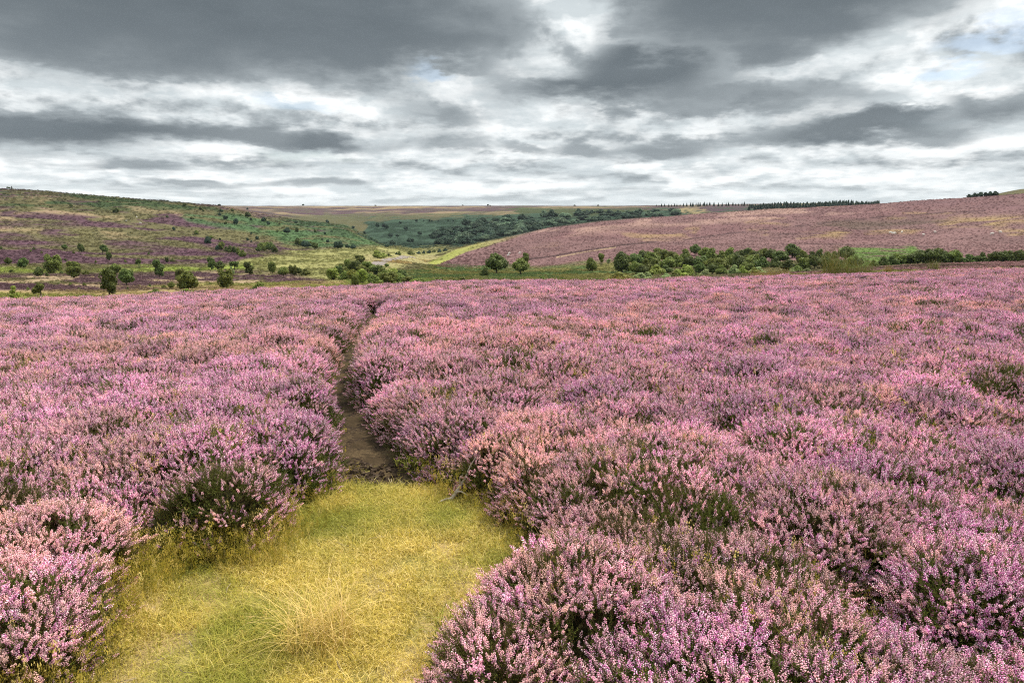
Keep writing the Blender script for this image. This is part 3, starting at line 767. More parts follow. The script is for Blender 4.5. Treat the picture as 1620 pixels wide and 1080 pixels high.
# ------------------------------------------------------------------ grass
def blades(seed, n, ln, wd, rad, lean, flop=0.0, head=0.0):
    rg = np.random.default_rng(seed)
    V, Q, T, QR, TR = [], [], [], [], []; nv = 0
    for i in range(n):
        th = rg.uniform(0, 6.28); rr = rad * math.sqrt(rg.uniform()); p0 = np.array([rr * math.cos(th), rr * math.sin(th), -0.004])
        d = rg.uniform(0, 6.28); dd = np.array([math.cos(d), math.sin(d), 0]); L = ln * rg.uniform(0.5, 1.2); k = lean * rg.uniform(0.4, 1.5) + flop * rg.uniform(0, 1)
        sd_ = np.array([-dd[1], dd[0], 0]) * wd * rg.uniform(0.7, 1.3); rv = rg.uniform()
        prev = None
        for s, t in enumerate((0, 0.4, 0.75, 1.0)):
            an = k * t; p = p0 + L * t * (dd * math.sin(an) + np.array([0, 0, max(math.cos(an), 0.03)]))
            w_ = (1 - t * 0.85)
            V.extend([p - sd_ * w_, p + sd_ * w_])
            if prev is not None: Q.append([prev, prev + 1, nv + 1, nv]); QR.append(rv)
            prev = nv; nv += 2
        if head and rg.uniform() < head:
            for h in range(14):
                t = rg.uniform(0, 0.3); q = p + np.array([rg.normal(0, .006), rg.normal(0, .006), -t * 0.12]) ; s2 = 0.0022
                V.extend([q + [s2, 0, 0], q + [-s2, s2, 0], q + [0, 0, s2 * 3]]); T.append([nv, nv + 1, nv + 2]); TR.append(rv); nv += 3
    return np.array(V), np.array(T, int).reshape(-1, 3), np.array(Q, int).reshape(-1, 4), [0] * len(T), [0] * len(Q), TR, QR
M_GR = plant_mat('dry_turf_grass', [(0.0, (0.26, 0.23, 0.030)), (0.3, (0.46, 0.35, 0.060)), (0.65, (0.64, 0.50, 0.12)), (1.0, (0.80, 0.65, 0.30))], (0.20, 0.23, 0.028), 0.6, 0.35, 0.74, 1.24)
def gcell(i):
    if i < 4: return blades(300 + i, 34, 0.055, 0.0011, 0.05, 0.75, 0.7)
    if i < 7: return blades(300 + i, 22, 0.085, 0.0010, 0.07, 1.25, 0.5)       # flattened straw
    return blades(300 + i, 12, 0.20, 0.0008, 0.045, 0.45, 0.3, 0.8)             # wispy, with seed heads
GC = cells_of('turf_tufts', 'turf_tuft', 9, gcell, [M_GR])
N = 15000
cxy = np.array(CLEAR); gx_ = rng.uniform(cxy[:, 0].min() - .25, cxy[:, 0].max() + .25, N); gy_ = rng.uniform(1.2, cxy[:, 1].max() + 0.2, N)
N2 = 1500
ga = np.array(GAP); gx2 = rng.uniform(ga[:, 0].min() - .2, ga[:, 0].max() + .2, N2); gy2 = rng.uniform(ga[:, 1].min() - .2, ga[:, 1].max() + .2, N2)
gx_ = np.concatenate([gx_, gx2]); gy_ = np.concatenate([gy_, gy2])
sdc = np.maximum(inpoly(gx_, gy_, CLEAR), inpoly(gx_, gy_, GAP))
worn = fbm(gx_, gy_, 0.45, 3, 71)
pd = path_dist(gx_, gy_)
keep = (sdc > -0.14) & (rng.uniform(0, 1, gx_.size) < np.where(worn > 0.60, 0.22, 1.0)) & ((pd > 0.02) | (gy_ < 3.95) )
gx_, gy_, sdc, worn = gx_[keep], gy_[keep], sdc[keep], worn[keep]
n = len(gx_)
edge = (sdc < 0.16) & (rng.uniform(0, 1, n) < np.where((gx_ < -0.6) & (gy_ < 3.3), 0.30, 0.07))
straw = fbm(gx_, gy_, 0.6, 3, 72) + rng.normal(0, 0.10, n)
gi_ = np.where(edge, rng.integers(7, 9, n), np.where(straw > 0.55, rng.integers(4, 7, n), rng.integers(0, 4, n)))
gt = np.clip((fbm(gx_, gy_, 0.5, 3, 73) - 0.50) * 4.5 + rng.normal(0, 0.2, n), 0, 1) * np.where(edge, 0.0, 0.80)
gs = rng.uniform(0.7, 1.25, n) * np.where(edge, np.clip(1.0 - (sdc - 0.0) * 1.5, .6, 1.1), 1.0)
gnrm = np.stack([rng.normal(0, .12, n), rng.normal(0, .12, n), np.ones(n)], 1)
gz_ = ground(gx_, gy_); gv_ = rng.uniform(0, 1, n)
# fresh grass growing up through the heather, and thin straw stalks over it
ex, ey, ez, es, ei, et = [], [], [], [], [], []
for q, w_, rr_ in (((1150, 868), 60, .13), ((1128, 835), 25, .10), ((1175, 890), 30, .12), ((1350, 960), 26, .12), ((1270, 885), 16, .1), ((700, 700), 12, .1), ((880, 1000), 30, .14), ((1000, 690), 18, .15), ((330, 800), 16, .12)):
    a, b = near(q[0], q[1], 0.2)
    for i in range(w_):
        u, v = a + rng.normal(0, rr_), b + rng.normal(0, rr_); ex.append(u); ey.append(v); ez.append(float(ground(u, v)) + 0.04 + rng.uniform(0, .08)); es.append(rng.uniform(1.4, 2.3)); ei.append(int(rng.integers(0, 4))); et.append(rng.uniform(.75, 1.0))
for i in range(520):
    r0 = math.sqrt(rng.uniform(1.5, 90)); a0_ = rng.uniform(-R_(42), R_(42)); u, v = r0 * math.sin(a0_), r0 * math.cos(a0_)
    hh = float(HGs[int((u - x0) / CG), int((v - y0) / CG)])
    if hh < 0.05: continue
    ex.append(u); ey.append(v); ez.append(float(ground(u, v)) + max(hh - 0.10, 0)); es.append(rng.uniform(.7, 1.2)); ei.append(int(rng.integers(7, 9))); et.append(0.1)
ne = len(ex); gx_ = np.concatenate([gx_, ex]); gy_ = np.concatenate([gy_, ey]); gz_ = np.concatenate([gz_, ez]); gs = np.concatenate([gs, es]); gi_ = np.concatenate([gi_, ei]); gt = np.concatenate([gt, et])
gv_ = np.concatenate([gv_, rng.uniform(0, 1, ne)]); gnrm = np.concatenate([gnrm, np.stack([rng.normal(0, .12, ne), rng.normal(0, .12, ne), np.ones(ne)], 1)]); n = len(gx_)
go_ = scatter('grass', None, np.stack([gx_, gy_, gz_], 1), euler_to(gnrm, rng.uniform(0, 6.28, n)), gs, gi_, GC, {'tint': gt, 'val': gv_})
tag(go_, kind='stuff')

V, F = [], []
for i in range(170):
    x_ = random.uniform(cxy[:, 0].min(), cxy[:, 0].max()); y_ = random.uniform(1.6, cxy[:, 1].max())
    if inpoly(np.array([x_]), np.array([y_]), CLEAR)[0] < 0.02 or fbm(np.array([x_]), np.array([y_]), 0.45, 3, 71)[0] < random.uniform(.45, .62): continue
    th = random.uniform(0, 6.28); L = random.uniform(.03, .13); z_ = float(ground(x_, y_)) + random.uniform(.008, .03); q = []
    for k_ in range(5):
        q.append((x_, y_, z_ + random.uniform(0, .008))); th += random.uniform(-.35, .35); x_ += L / 5 * math.cos(th); y_ += L / 5 * math.sin(th)
    tube_bm(V, F, q, [.0016, .0016, .0013, .001, .0006], 4)
m, nt, out = new_mat('dead_twig'); ge = nt.nodes.new('ShaderNodeNewGeometry')
finish(nt, out, mix(nt, S(nt, ge.outputs['Random Per Island']), (0.10, 0.07, 0.045), (0.48, 0.40, 0.29)), .9, spec=.1)
tw = obj('dead_twigs', mesh_np('dead_twigs', V, np.array(F), [m])); tag(tw, kind='stuff')

# ------------------------------------------------------------------ path of trodden peat
seg = []
t = np.linspace(0, len(PATH) - 1, 150)
px_ = np.interp(t, range(len(PATH)), PATH[:, 0]); py_ = np.interp(t, range(len(PATH)), PATH[:, 1]); pw_ = np.interp(t, range(len(PATH)), PATH[:, 2])
tx = np.gradient(px_); ty = np.gradient(py_); tl = np.hypot(tx, ty); tx /= tl; ty /= tl
V = []; nc = 15
for i in range(len(px_)):
    for j in range(nc):
        u = (j / (nc - 1) * 2 - 1); wv = (pw_[i] + 0.05) * (1 + 0.12 * math.sin(i * 1.3 + j))
        xx = px_[i] - ty[i] * u * wv; yy = py_[i] + tx[i] * u * wv
        zz = float(ground(xx, yy)) + 0.006 + 0.018 * (u * u - 0.3) * (1 if i > 8 else i / 8) + 0.02 * (float(fbm(np.array([xx]), np.array([yy]), 0.12, 3, 81)[0]) - .5)
        V.append((xx, yy, zz))
F = [[i * nc + j, i * nc + j + 1, (i + 1) * nc + j + 1, (i + 1) * nc + j] for i in range(len(px_) - 1) for j in range(nc - 1)]
m, nt, out = new_mat('trodden_peat')
ge = nt.nodes.new('ShaderNodeNewGeometry'); p_ = S(nt, ge.outputs['Position'])
na_ = noise(nt, p_, 5.0, 5.0, 0.6); nb_ = noise(nt, p_, 45.0, 5.0, 0.7)
pc = mix(nt, na_.smooth(.42, .60), (0.016, 0.010, 0.007), (0.058, 0.040, 0.021))
pc = mix(nt, nb_.smooth(.45, .62) * 0.45, pc, (0.115, 0.08, 0.042))
finish(nt, out, pc, 0.95, spec=0.1, bump=bump(nt, nb_, 0.9, 0.02))
po = obj('path', mesh_np('path', V, np.array(F), [m], smooth=True)); tag(po, kind='structure')
# flat slaty stones and bark scraps lying where the path leaves the turf
V, F = [], []; nv = 0
for i in range(230):
    a, b = near(random.gauss(578, 22), random.uniform(735, 769))
    if abs(open_sd(np.array([a]), np.array([b]))[0]) > 5: continue
    s = random.uniform(0.006, 0.022); el_ = random.uniform(0.35, 0.8); th = random.uniform(0, 6.28); zz = float(ground(a, b)) + 0.010
    k = random.randint(5, 7); tilt = random.uniform(-.25, .25)
    ring = [(s * math.cos(q / k * 6.283) * random.uniform(.7, 1.1), s * el_ * math.sin(q / k * 6.283) * random.uniform(.7, 1.1)) for q in range(k)]
    for lvl, sc_ in ((0, 1.0), (s * 0.32, 0.86)):
        for (u, v) in ring:
            V.append((a + (u * math.cos(th) - v * math.sin(th)) * sc_, b + (u * math.sin(th) + v * math.cos(th)) * sc_, zz + lvl + u * tilt))
    V.append((a, b, zz + s * 0.34))
    for q in range(k):
        r = (q + 1) % k
        F.append([nv + q, nv + r, nv + k + r]); F.append([nv + q, nv + k + r, nv + k + q]); F.append([nv + k + q, nv + k + r, nv + 2 * k])
    nv += 2 * k + 1
m, nt, out = new_mat('slaty_stone')
ge = nt.nodes.new('ShaderNodeNewGeometry')
ri = S(nt, ge.outputs['Random Per Island'])
finish(nt, out, mix(nt, ri, (0.020, 0.014, 0.010), (0.075, 0.055, 0.040)), 1.0, spec=0.0)
so_ = obj('gravel', mesh_np('gravel', V, np.array(F), [m])); tag(so_, kind='stuff')

# ------------------------------------------------------------------ single plants in the foreground
def clump(name, x, y, n, ln, wd, rad, lean, mat, label, cat, group=None, azi=None, head=0.0, seed=1):
    V, T, Q, a_, b_, TR, QR = blades(seed, n, ln, wd, rad, lean, 0.1, head)
    o = obj(name, mesh_np(name, V, [T, Q], [mat], fattr={'rnd': np.concatenate([TR, QR])}))
    o.location = (x, y, float(ground(x, y))); tag(o, label, cat, group)
    return o
def solo_mat(name, stops, rough=0.6, transl=0.3):
    m, nt, out = new_mat(name)
    rp = nt.nodes.new('ShaderNodeValToRGB'); nt.links.new(attr(nt, 'rnd').k, rp.inputs[0]); e = rp.color_ramp.elements
    for i, (p, c) in enumerate(stops):
        q = e[i] if i < 2 else e.new(p)
        q.position = p; q.color = tuple(c) + (1,)
    finish(nt, out, S(nt, rp.outputs[0]), rough, transl, spec=0.15)
    return m
M_TUS = solo_mat('tussock_straw', [(0, (0.36, 0.28, 0.05)), (0.35, (0.56, 0.43, 0.11)), (0.75, (0.70, 0.52, 0.21)), (1, (0.68, 0.50, 0.24))])
a, b = near(505, 1018)
clump('grass_tussock', a, b, 400, 0.29, 0.0013, 0.13, 0.85, M_TUS, 'spiky straw coloured grass tussock standing alone in the middle of the turf clearing', 'grass tussock', head=0.10, seed=5)
M_RUSH = solo_mat('rush_green', [(0, (0.060, 0.085, 0.018)), (0.6, (0.13, 0.14, 0.030)), (1, (0.28, 0.20, 0.06))], 0.5, 0.2)
M_RUSHB = solo_mat('rush_brown', [(0, (0.12, 0.10, 0.02)), (0.6, (0.24, 0.17, 0.035)), (1, (0.36, 0.23, 0.06))], 0.5, 0.2)
for (px, py, r, hh, wide, mt, lab) in [(1322, 434, 43, 1.35, 0.95, M_RUSH, 'tallest dark green rush clump at the heather edge by the peat bank'),
        (1360, 437, 44, 0.85, 1.1, M_RUSH, 'lower sprawling green rush clump between the tallest rushes and the peat bank'),
        (1233, 437, 42, 0.55, 0.85, M_RUSHB, 'orange tinged rush tuft at the heather edge before the dark trees'),
        (1205, 438, 42, 0.5, 0.85, M_RUSHB, 'olive brown rush tuft beside the orange tinged one at the heather edge'),
        (1476, 427, 56, 0.62, 0.5, M_RUSH, 'small lone rush tuft on the brownish heather strip below the row of trees'),
        (1298, 436, 42, 0.4, 0.5, M_RUSHB, 'short tawny rush tuft in front of the tallest rushes'),
        (985, 447, 38, 0.42, 1.2, M_RUSHB, 'low fringe of yellowish rushes at the heather edge below the pale shrubs'),
        (1404, 433, 52, 0.4, 0.3, M_RUSHB, 'thin pale rush tuft just beyond the peat bank')]:
    aa = float(az_of(px, py)); xx, yy = r * math.sin(aa), r * math.cos(aa)
    clump('rush_clump', xx, yy, int(520 * wide), hh * 1.45, 0.006, wide * 0.75, 0.42, mt, lab, 'rush clump', 'rush clumps along the far heather edge', seed=int(px))
# grey dead branch leaning out of the heather at the corner of the clearing
m, nt, out = new_mat('bleached_wood')
ge = nt.nodes.new('ShaderNodeNewGeometry')
nz = noise(nt, S(nt, ge.outputs['Position']), 60.0, 4.0)
finish(nt, out, mix(nt, nz, (0.20, 0.17, 0.13), (0.46, 0.40, 0.33)), 0.9, spec=0.1)
a, b = near(716, 797)
z0 = float(ground(a, b)); V, F = [], []
tube_bm(V, F, [(a - .02, b, z0 + .005), (a + .02, b + .03, z0 + .06), (a + .07, b + .06, z0 + .13), (a + .10, b + .08, z0 + .20), (a + .135, b + .09, z0 + .255)], [.011, .010, .007, .004, .0022])
tube_bm(V, F, [(a + .045, b + .045, z0 + .095), (a + .04, b + .03, z0 + .14), (a + .06, b + .02, z0 + .17)], [.006, .004, .002])
tube_bm(V, F, [(a + .0, b + .01, z0 + .03), (a - .045, b - .01, z0 + .03), (a - .09, b - .02, z0 + .012)], [.009, .006, .003])
tube_bm(V, F, [(a + .02, b + .03, z0 + .06), (a + .05, b + .0, z0 + .075), (a + .09, b - .02, z0 + .06)], [.006, .004, .002])
o = obj('dead_branch', mesh_np('dead_branch', V, np.array(F), [m], smooth=True)); tag(o, 'grey bleached dead branch leaning from the heather at the corner of the clearing', 'branch')
# peat bank beyond the heather
V, F = [], []; nc = 9
pts = [(1287, 444), (1305, 441), (1325, 438.5), (1345, 436), (1372, 431.5)]
t = np.linspace(0, 4, 40); ppx = np.interp(t, range(5), [p[0] for p in pts])
for i, q in enumerate(ppx):
    aa = float(az_of(q, 436)); r0 = 41 + 3.0 * i / 39; e = math.sin(math.pi * i / 39) ** 0.5
    for j in range(nc):
        u = j / (nc - 1); r = r0 + u * 1.6; xx, yy = r * math.sin(aa), r * math.cos(aa)
        hh = e * (0.46 * sm(0, .45, u) * (1 - sm(.7, 1, u)) + 0.10 * (random.random() - .5))
        V.append((xx, yy, float(ground(xx, yy)) - 0.05 + hh))
F = [[i * nc + j, (i + 1) * nc + j, (i + 1) * nc + j + 1, i * nc + j + 1] for i in range(39) for j in range(nc - 1)]
m, nt, out = new_mat('dark_peat'); ge = nt.nodes.new('ShaderNodeNewGeometry')
nz = noise(nt, S(nt, ge.outputs['Position']), 6.0, 5.0, .65)
finish(nt, out, mix(nt, nz, (0.018, 0.010, 0.008), (0.10, 0.055, 0.040)), 0.95, spec=0.05, bump=bump(nt, nz, 1.0, .1))
o = obj('peat_bank', mesh_np('peat_bank', V, np.array(F), [m], smooth=True)); tag(o, kind='structure')
# ------------------------------------------------------------------ low growth on the farther slopes (heather, bracken and grass tufts)
def mound(i):
    rg = np.random.default_rng(500 + i); V, Q, QR = [], [], []; nv = 0
    for k in range(46):
        u = rg.uniform(0, 6.28); c = rg.uniform(0, 1) ** 0.5; rr = 0.5 * c
        p = np.array([rr * math.cos(u), rr * math.sin(u), 0.42 * math.sqrt(max(1 - c * c, 0)) * rg.uniform(0.5, 1.1)])
        nn = np.array([p[0], p[1], p[2] * 1.2 + 0.25]) + rg.normal(0, .25, 3); a, b, d = basis(nn); s = rg.uniform(0.05, 0.12)
        V.extend([p - a * s, p + b * s, p + a * s, p - b * s]); Q.append([nv, nv + 1, nv + 2, nv + 3]); QR.append(rg.uniform()); nv += 4
    return np.array(V), np.zeros((0, 3), int), np.array(Q), [], [0] * len(Q), [], QR
m, nt, out = new_mat('slope_growth')
c = attr(nt, 'col', 'INSTANCER', 'Color'); c = hsv(nt, c, 0.5, 1.05, attr(nt, 'rnd') * 0.6 + attr(nt, 'val', 'INSTANCER') * 0.5 + 0.65)
finish(nt, out, c, 0.8, 0.25, spec=0.1)
MC = cells_of('slope_clumps', 'slope_clump', 6, mound, [m])
N = 175000
fa_ = rng.uniform(-R_(49), R_(49), N); fr_ = np.exp(rng.uniform(math.log(40), math.log(900), N))
sx_, sy_ = fr_ * np.sin(fa_), fr_ * np.cos(fa_)
ai = np.clip(np.searchsorted(AZ, fa_), 0, nA - 1); ri_ = np.clip(np.searchsorted(RG, fr_), 0, nR - 1)
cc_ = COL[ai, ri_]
edge_out = fr_ > edge_r(fa_) + 4
grassy = (cc_[:, 1] > cc_[:, 0] * 0.72) & (cc_[:, 0] > 0.15)
k = edge_out & (rng.uniform(0, 1, N) < np.where(grassy, 0.35, 0.95) * np.where((fr_ > 230) & (fa_ > 0.0), 1.0, 0.62))
sx_, sy_, fr_, cc_, grassy = sx_[k], sy_[k], fr_[k], cc_[k], grassy[k]; n = len(sx_)
ss = (0.35 + 0.0027 * fr_) * rng.uniform(0.6, 1.3, n) * np.where(grassy, 0.7, 1.0) * np.where((sx_ > 0) & (fr_ > 230), 0.55, 1.0)
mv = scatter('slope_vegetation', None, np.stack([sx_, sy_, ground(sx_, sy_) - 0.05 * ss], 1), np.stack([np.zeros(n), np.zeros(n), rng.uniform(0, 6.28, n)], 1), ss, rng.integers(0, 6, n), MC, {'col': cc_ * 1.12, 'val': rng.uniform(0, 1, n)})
tag(mv, kind='stuff')

# ------------------------------------------------------------------ trees
def leaf_mat(name, a, b):
    m, nt, out = new_mat(name)
    a = tuple(v * 1.7 for v in a); b = tuple(v * 1.9 for v in b); c = mix(nt, attr(nt, 'rnd'), a, b)
    oi = nt.nodes.new('ShaderNodeObjectInfo'); r = S(nt, oi.outputs['Random'])
    c = hsv(nt, c, r * 0.04 + 0.470, 1.0, r * 0.5 + 0.75)
    finish(nt, out, c, 0.65, 0.35, spec=0.2)
    return m
LM = {'dark': leaf_mat('leaf_dark', (0.024, 0.040, 0.010), (0.062, 0.085, 0.020)), 'mid': leaf_mat('leaf_mid', (0.040, 0.058, 0.011), (0.095, 0.115, 0.026)),
      'olive': leaf_mat('leaf_olive', (0.065, 0.085, 0.016), (0.15, 0.175, 0.035)), 'pale': leaf_mat('leaf_pale', (0.085, 0.115, 0.045), (0.17, 0.21, 0.085)),
      'far': leaf_mat('leaf_far', (0.012, 0.028, 0.019), (0.030, 0.052, 0.031)), 'farpale': leaf_mat('leaf_far_pale', (0.040, 0.070, 0.045), (0.085, 0.12, 0.072))}
m, nt, out = new_mat('bark'); ge = nt.nodes.new('ShaderNodeNewGeometry')
finish(nt, out, mix(nt, noise(nt, S(nt, ge.outputs['Position']), 3.0, 4.0), (0.035, 0.026, 0.018), (0.12, 0.095, 0.07)), 0.9, spec=0.1); BARK = m

def crown_mesh(name, seed, nl, lobes, leaf, mat):
    """leaf clumps spread through a set of lobes; unit width and height"""
    rg = np.random.default_rng(seed); V, F, Rn = [], [], []
    w = np.array([l[3] ** 2 for l in lobes]); w /= w.sum()
    which = rg.choice(len(lobes), nl, p=w)
    L = np.array(lobes)[which]
    d = rg.normal(0, 1, (nl, 3)); d /= np.linalg.norm(d, axis=1, keepdims=True)
    rad = L[:, 3] * (rg.uniform(0.0, 1, nl) ** 0.28) * rg.normal(1, 0.07, nl)
    c = L[:, :3] + d * rad[:, None] * np.array([1, 1, 0.92])
    ok = c[:, 2] > 0.02; c, d, L = c[ok], d[ok], L[ok]; nl = len(c)
    nn = d + rg.normal(0, 0.45, (nl, 3)) + np.array([0, 0, .15]); nn /= np.linalg.norm(nn, axis=1, keepdims=True)
    a = np.cross(nn, rg.normal(0, 1, (nl, 3))); a /= np.linalg.norm(a, axis=1, keepdims=True); b = np.cross(nn, a)
    s = leaf * rg.uniform(0.6, 1.35, (nl, 1))
    V = np.stack([c - a * s, c - b * s * 0.7 - nn * s * .25, c + a * s, c + b * s * 0.7 - nn * s * .25], 1).reshape(-1, 3)
    F = np.arange(nl * 4).reshape(-1, 4)
    lobe_tone = rg.uniform(-.22, .22, len(lobes))
    tone = np.clip(rg.uniform(0, 1, nl) * 0.75 + 0.12 + lobe_tone[np.searchsorted(np.arange(len(lobes)), which[ok])], 0, 1)
    return mesh_np(name, V, F, [mat], fattr={'rnd': tone})

def trunk_mesh(name, seed, h, r0, limbs):
    rg = np.random.default_rng(seed); V, F = [], []
    tube_bm(V, F, [(0, 0, -0.05), (rg.normal(0, .01), rg.normal(0, .01), h * .4), (rg.normal(0, .03), rg.normal(0, .03), h)], [r0 * 1.25, r0, r0 * .6])
    for i in range(limbs):
        th = i / limbs * 6.28 + rg.uniform(-.5, .5); z = h * rg.uniform(.55, .95); q = rg.uniform(.18, .34)
        tube_bm(V, F, [(0, 0, z), (q * .5 * math.cos(th), q * .5 * math.sin(th), z + .14), (q * math.cos(th), q * math.sin(th), z + rg.uniform(.22, .36))], [r0 * .55, r0 * .4, r0 * .18], 5)
    return mesh_np(name, V, np.array(F), [BARK], smooth=True)

def lobes_for(kind, seed):
    rg = np.random.default_rng(seed); L = []
    if kind == 'round':
        L = [(0, 0, .50, .36)] + [(math.cos(t) * .27, math.sin(t) * .27, rg.uniform(.28, .62), rg.uniform(.18, .25)) for t in np.linspace(0, 6.28, 8)[:-1] + rg.uniform(0, 1)] + [(rg.normal(0, .1), rg.normal(0, .1), .76, .21), (rg.normal(0, .15), rg.normal(0, .15), .66, .24)]
    elif kind == 'tall':
        for z in np.linspace(.22, .82, 6):
            k = math.sin((z - .05) * 3.0) ** .6
            for j in range(3):
                t = rg.uniform(0, 6.28); L.append((math.cos(t) * .26 * k, math.sin(t) * .26 * k, z + rg.normal(0, .04), rg.uniform(.15, .22) * (.55 + .5 * k)))
        L.append((0, 0, .5, .3))
    elif kind == 'spreading':
        for j in range(9):
            t = rg.uniform(0, 6.28); q = rg.uniform(.1, .34); L.append((math.cos(t) * q, math.sin(t) * q, rg.uniform(.45, .82) - q * .25, rg.uniform(.14, .2)))
        L.append((0, 0, .66, .24))
    elif kind == 'shrub':
        for j in range(11):
            t = rg.uniform(0, 6.28); q = rg.uniform(.05, .36); L.append((math.cos(t) * q, math.sin(t) * q, rg.uniform(.12, .68) * (1 - q), rg.uniform(.15, .24)))
        L.append((0, 0, .35, .33)); L.append((.05, 0, .72, .2))
    elif kind == 'loose':
        for j in range(12):
            z = rg.uniform(.25, .9); t = rg.uniform(0, 6.28); q = .30 * math.sin(min(z * 1.15, 1) * 3.0 + .15) ** .7 * rg.uniform(.3, 1); L.append((math.cos(t) * q, math.sin(t) * q, z, rg.uniform(.09, .16)))
    return L
KINDS = {}
for kind, nl, leaf, th, limbs in (('round', 2300, .050, .42, 4), ('tall', 2300, .048, .5, 3), ('spreading', 1700, .048, .55, 5), ('shrub', 1900, .058, .25, 4), ('loose', 1000, .048, .7, 4)):
    KINDS[kind] = [(crown_mesh('crown', 700 + q * 13 + len(kind), nl, lobes_for(kind, 40 + q * 7 + len(kind)), leaf, LM['mid']), trunk_mesh('trunk', 60 + q, th, .035 if kind != 'loose' else .02, limbs)) for q in range(3)]

def plant(name, cat, label, group, x, y, H, W, kind, mat, trunk=True, sink=0.02, v=None, z=None):
    crown, tr = KINDS[kind][v if v is not None else random.randrange(3)]
    zz = float(ground(x, y)) if z is None else z
    root = empty(name, (x, y, zz - sink * H), random.uniform(0, 6.28)); root.scale = (W, W, H)
    tag(root, label, cat, group)
    c = obj('crown', crown, root); c.material_slots[0].link = 'OBJECT'; c.material_slots[0].material = LM[mat]
    if trunk: obj('trunk', tr, root)
    return root
def c1(a, t, b, w): return a / 3.857, 280 + t / 3.857, 280 + b / 3.857, w / 3.857
def c2(a, t, b, w): return 380 + a / 3.857, 290 + t / 3.857, 290 + b / 3.857, w / 3.857
def c3(a, t, b, w): return 760 + a / 3.682, 290 + t / 3.682, 290 + b / 3.682, w / 3.682
def c4(a, t, b, w): return 1180 + a / 3.682, 280 + t / 3.682, 280 + b / 3.682, w / 3.682
def grow(q, kind, mat, name, cat, label, group=None, rmin=60.0, rmax=4000.0, trunk=True, dist=None):
    px, top, bot, wd = q
    if dist is None:
        x_, y_, z_, d_ = land(px, bot, rmin, 0.0, rmax)
    else:
        a_ = float(az_of(px, bot)); x_, y_ = dist * math.sin(a_), dist * math.cos(a_); z_ = float(ground(x_, y_)); d_ = y_
    r_ = math.hypot(x_, y_); a_ = math.atan2(x_, y_)
    H = CAM_Z + r_ * float(tan_el(a_, top)) - z_
    H = max(H, (bot - top) * d_ / 1080 * 0.7) * 1.04
    return plant(name, cat, label, group, x_, y_, H, wd * d_ / 1080 * 1.08, kind, mat, trunk)
G_L = 'scattered trees on the low heather left of the valley'
G_L = 'scattered trees among the low purple heather'
T, SH = ('tree', 'tree'), ('shrub', 'shrub')
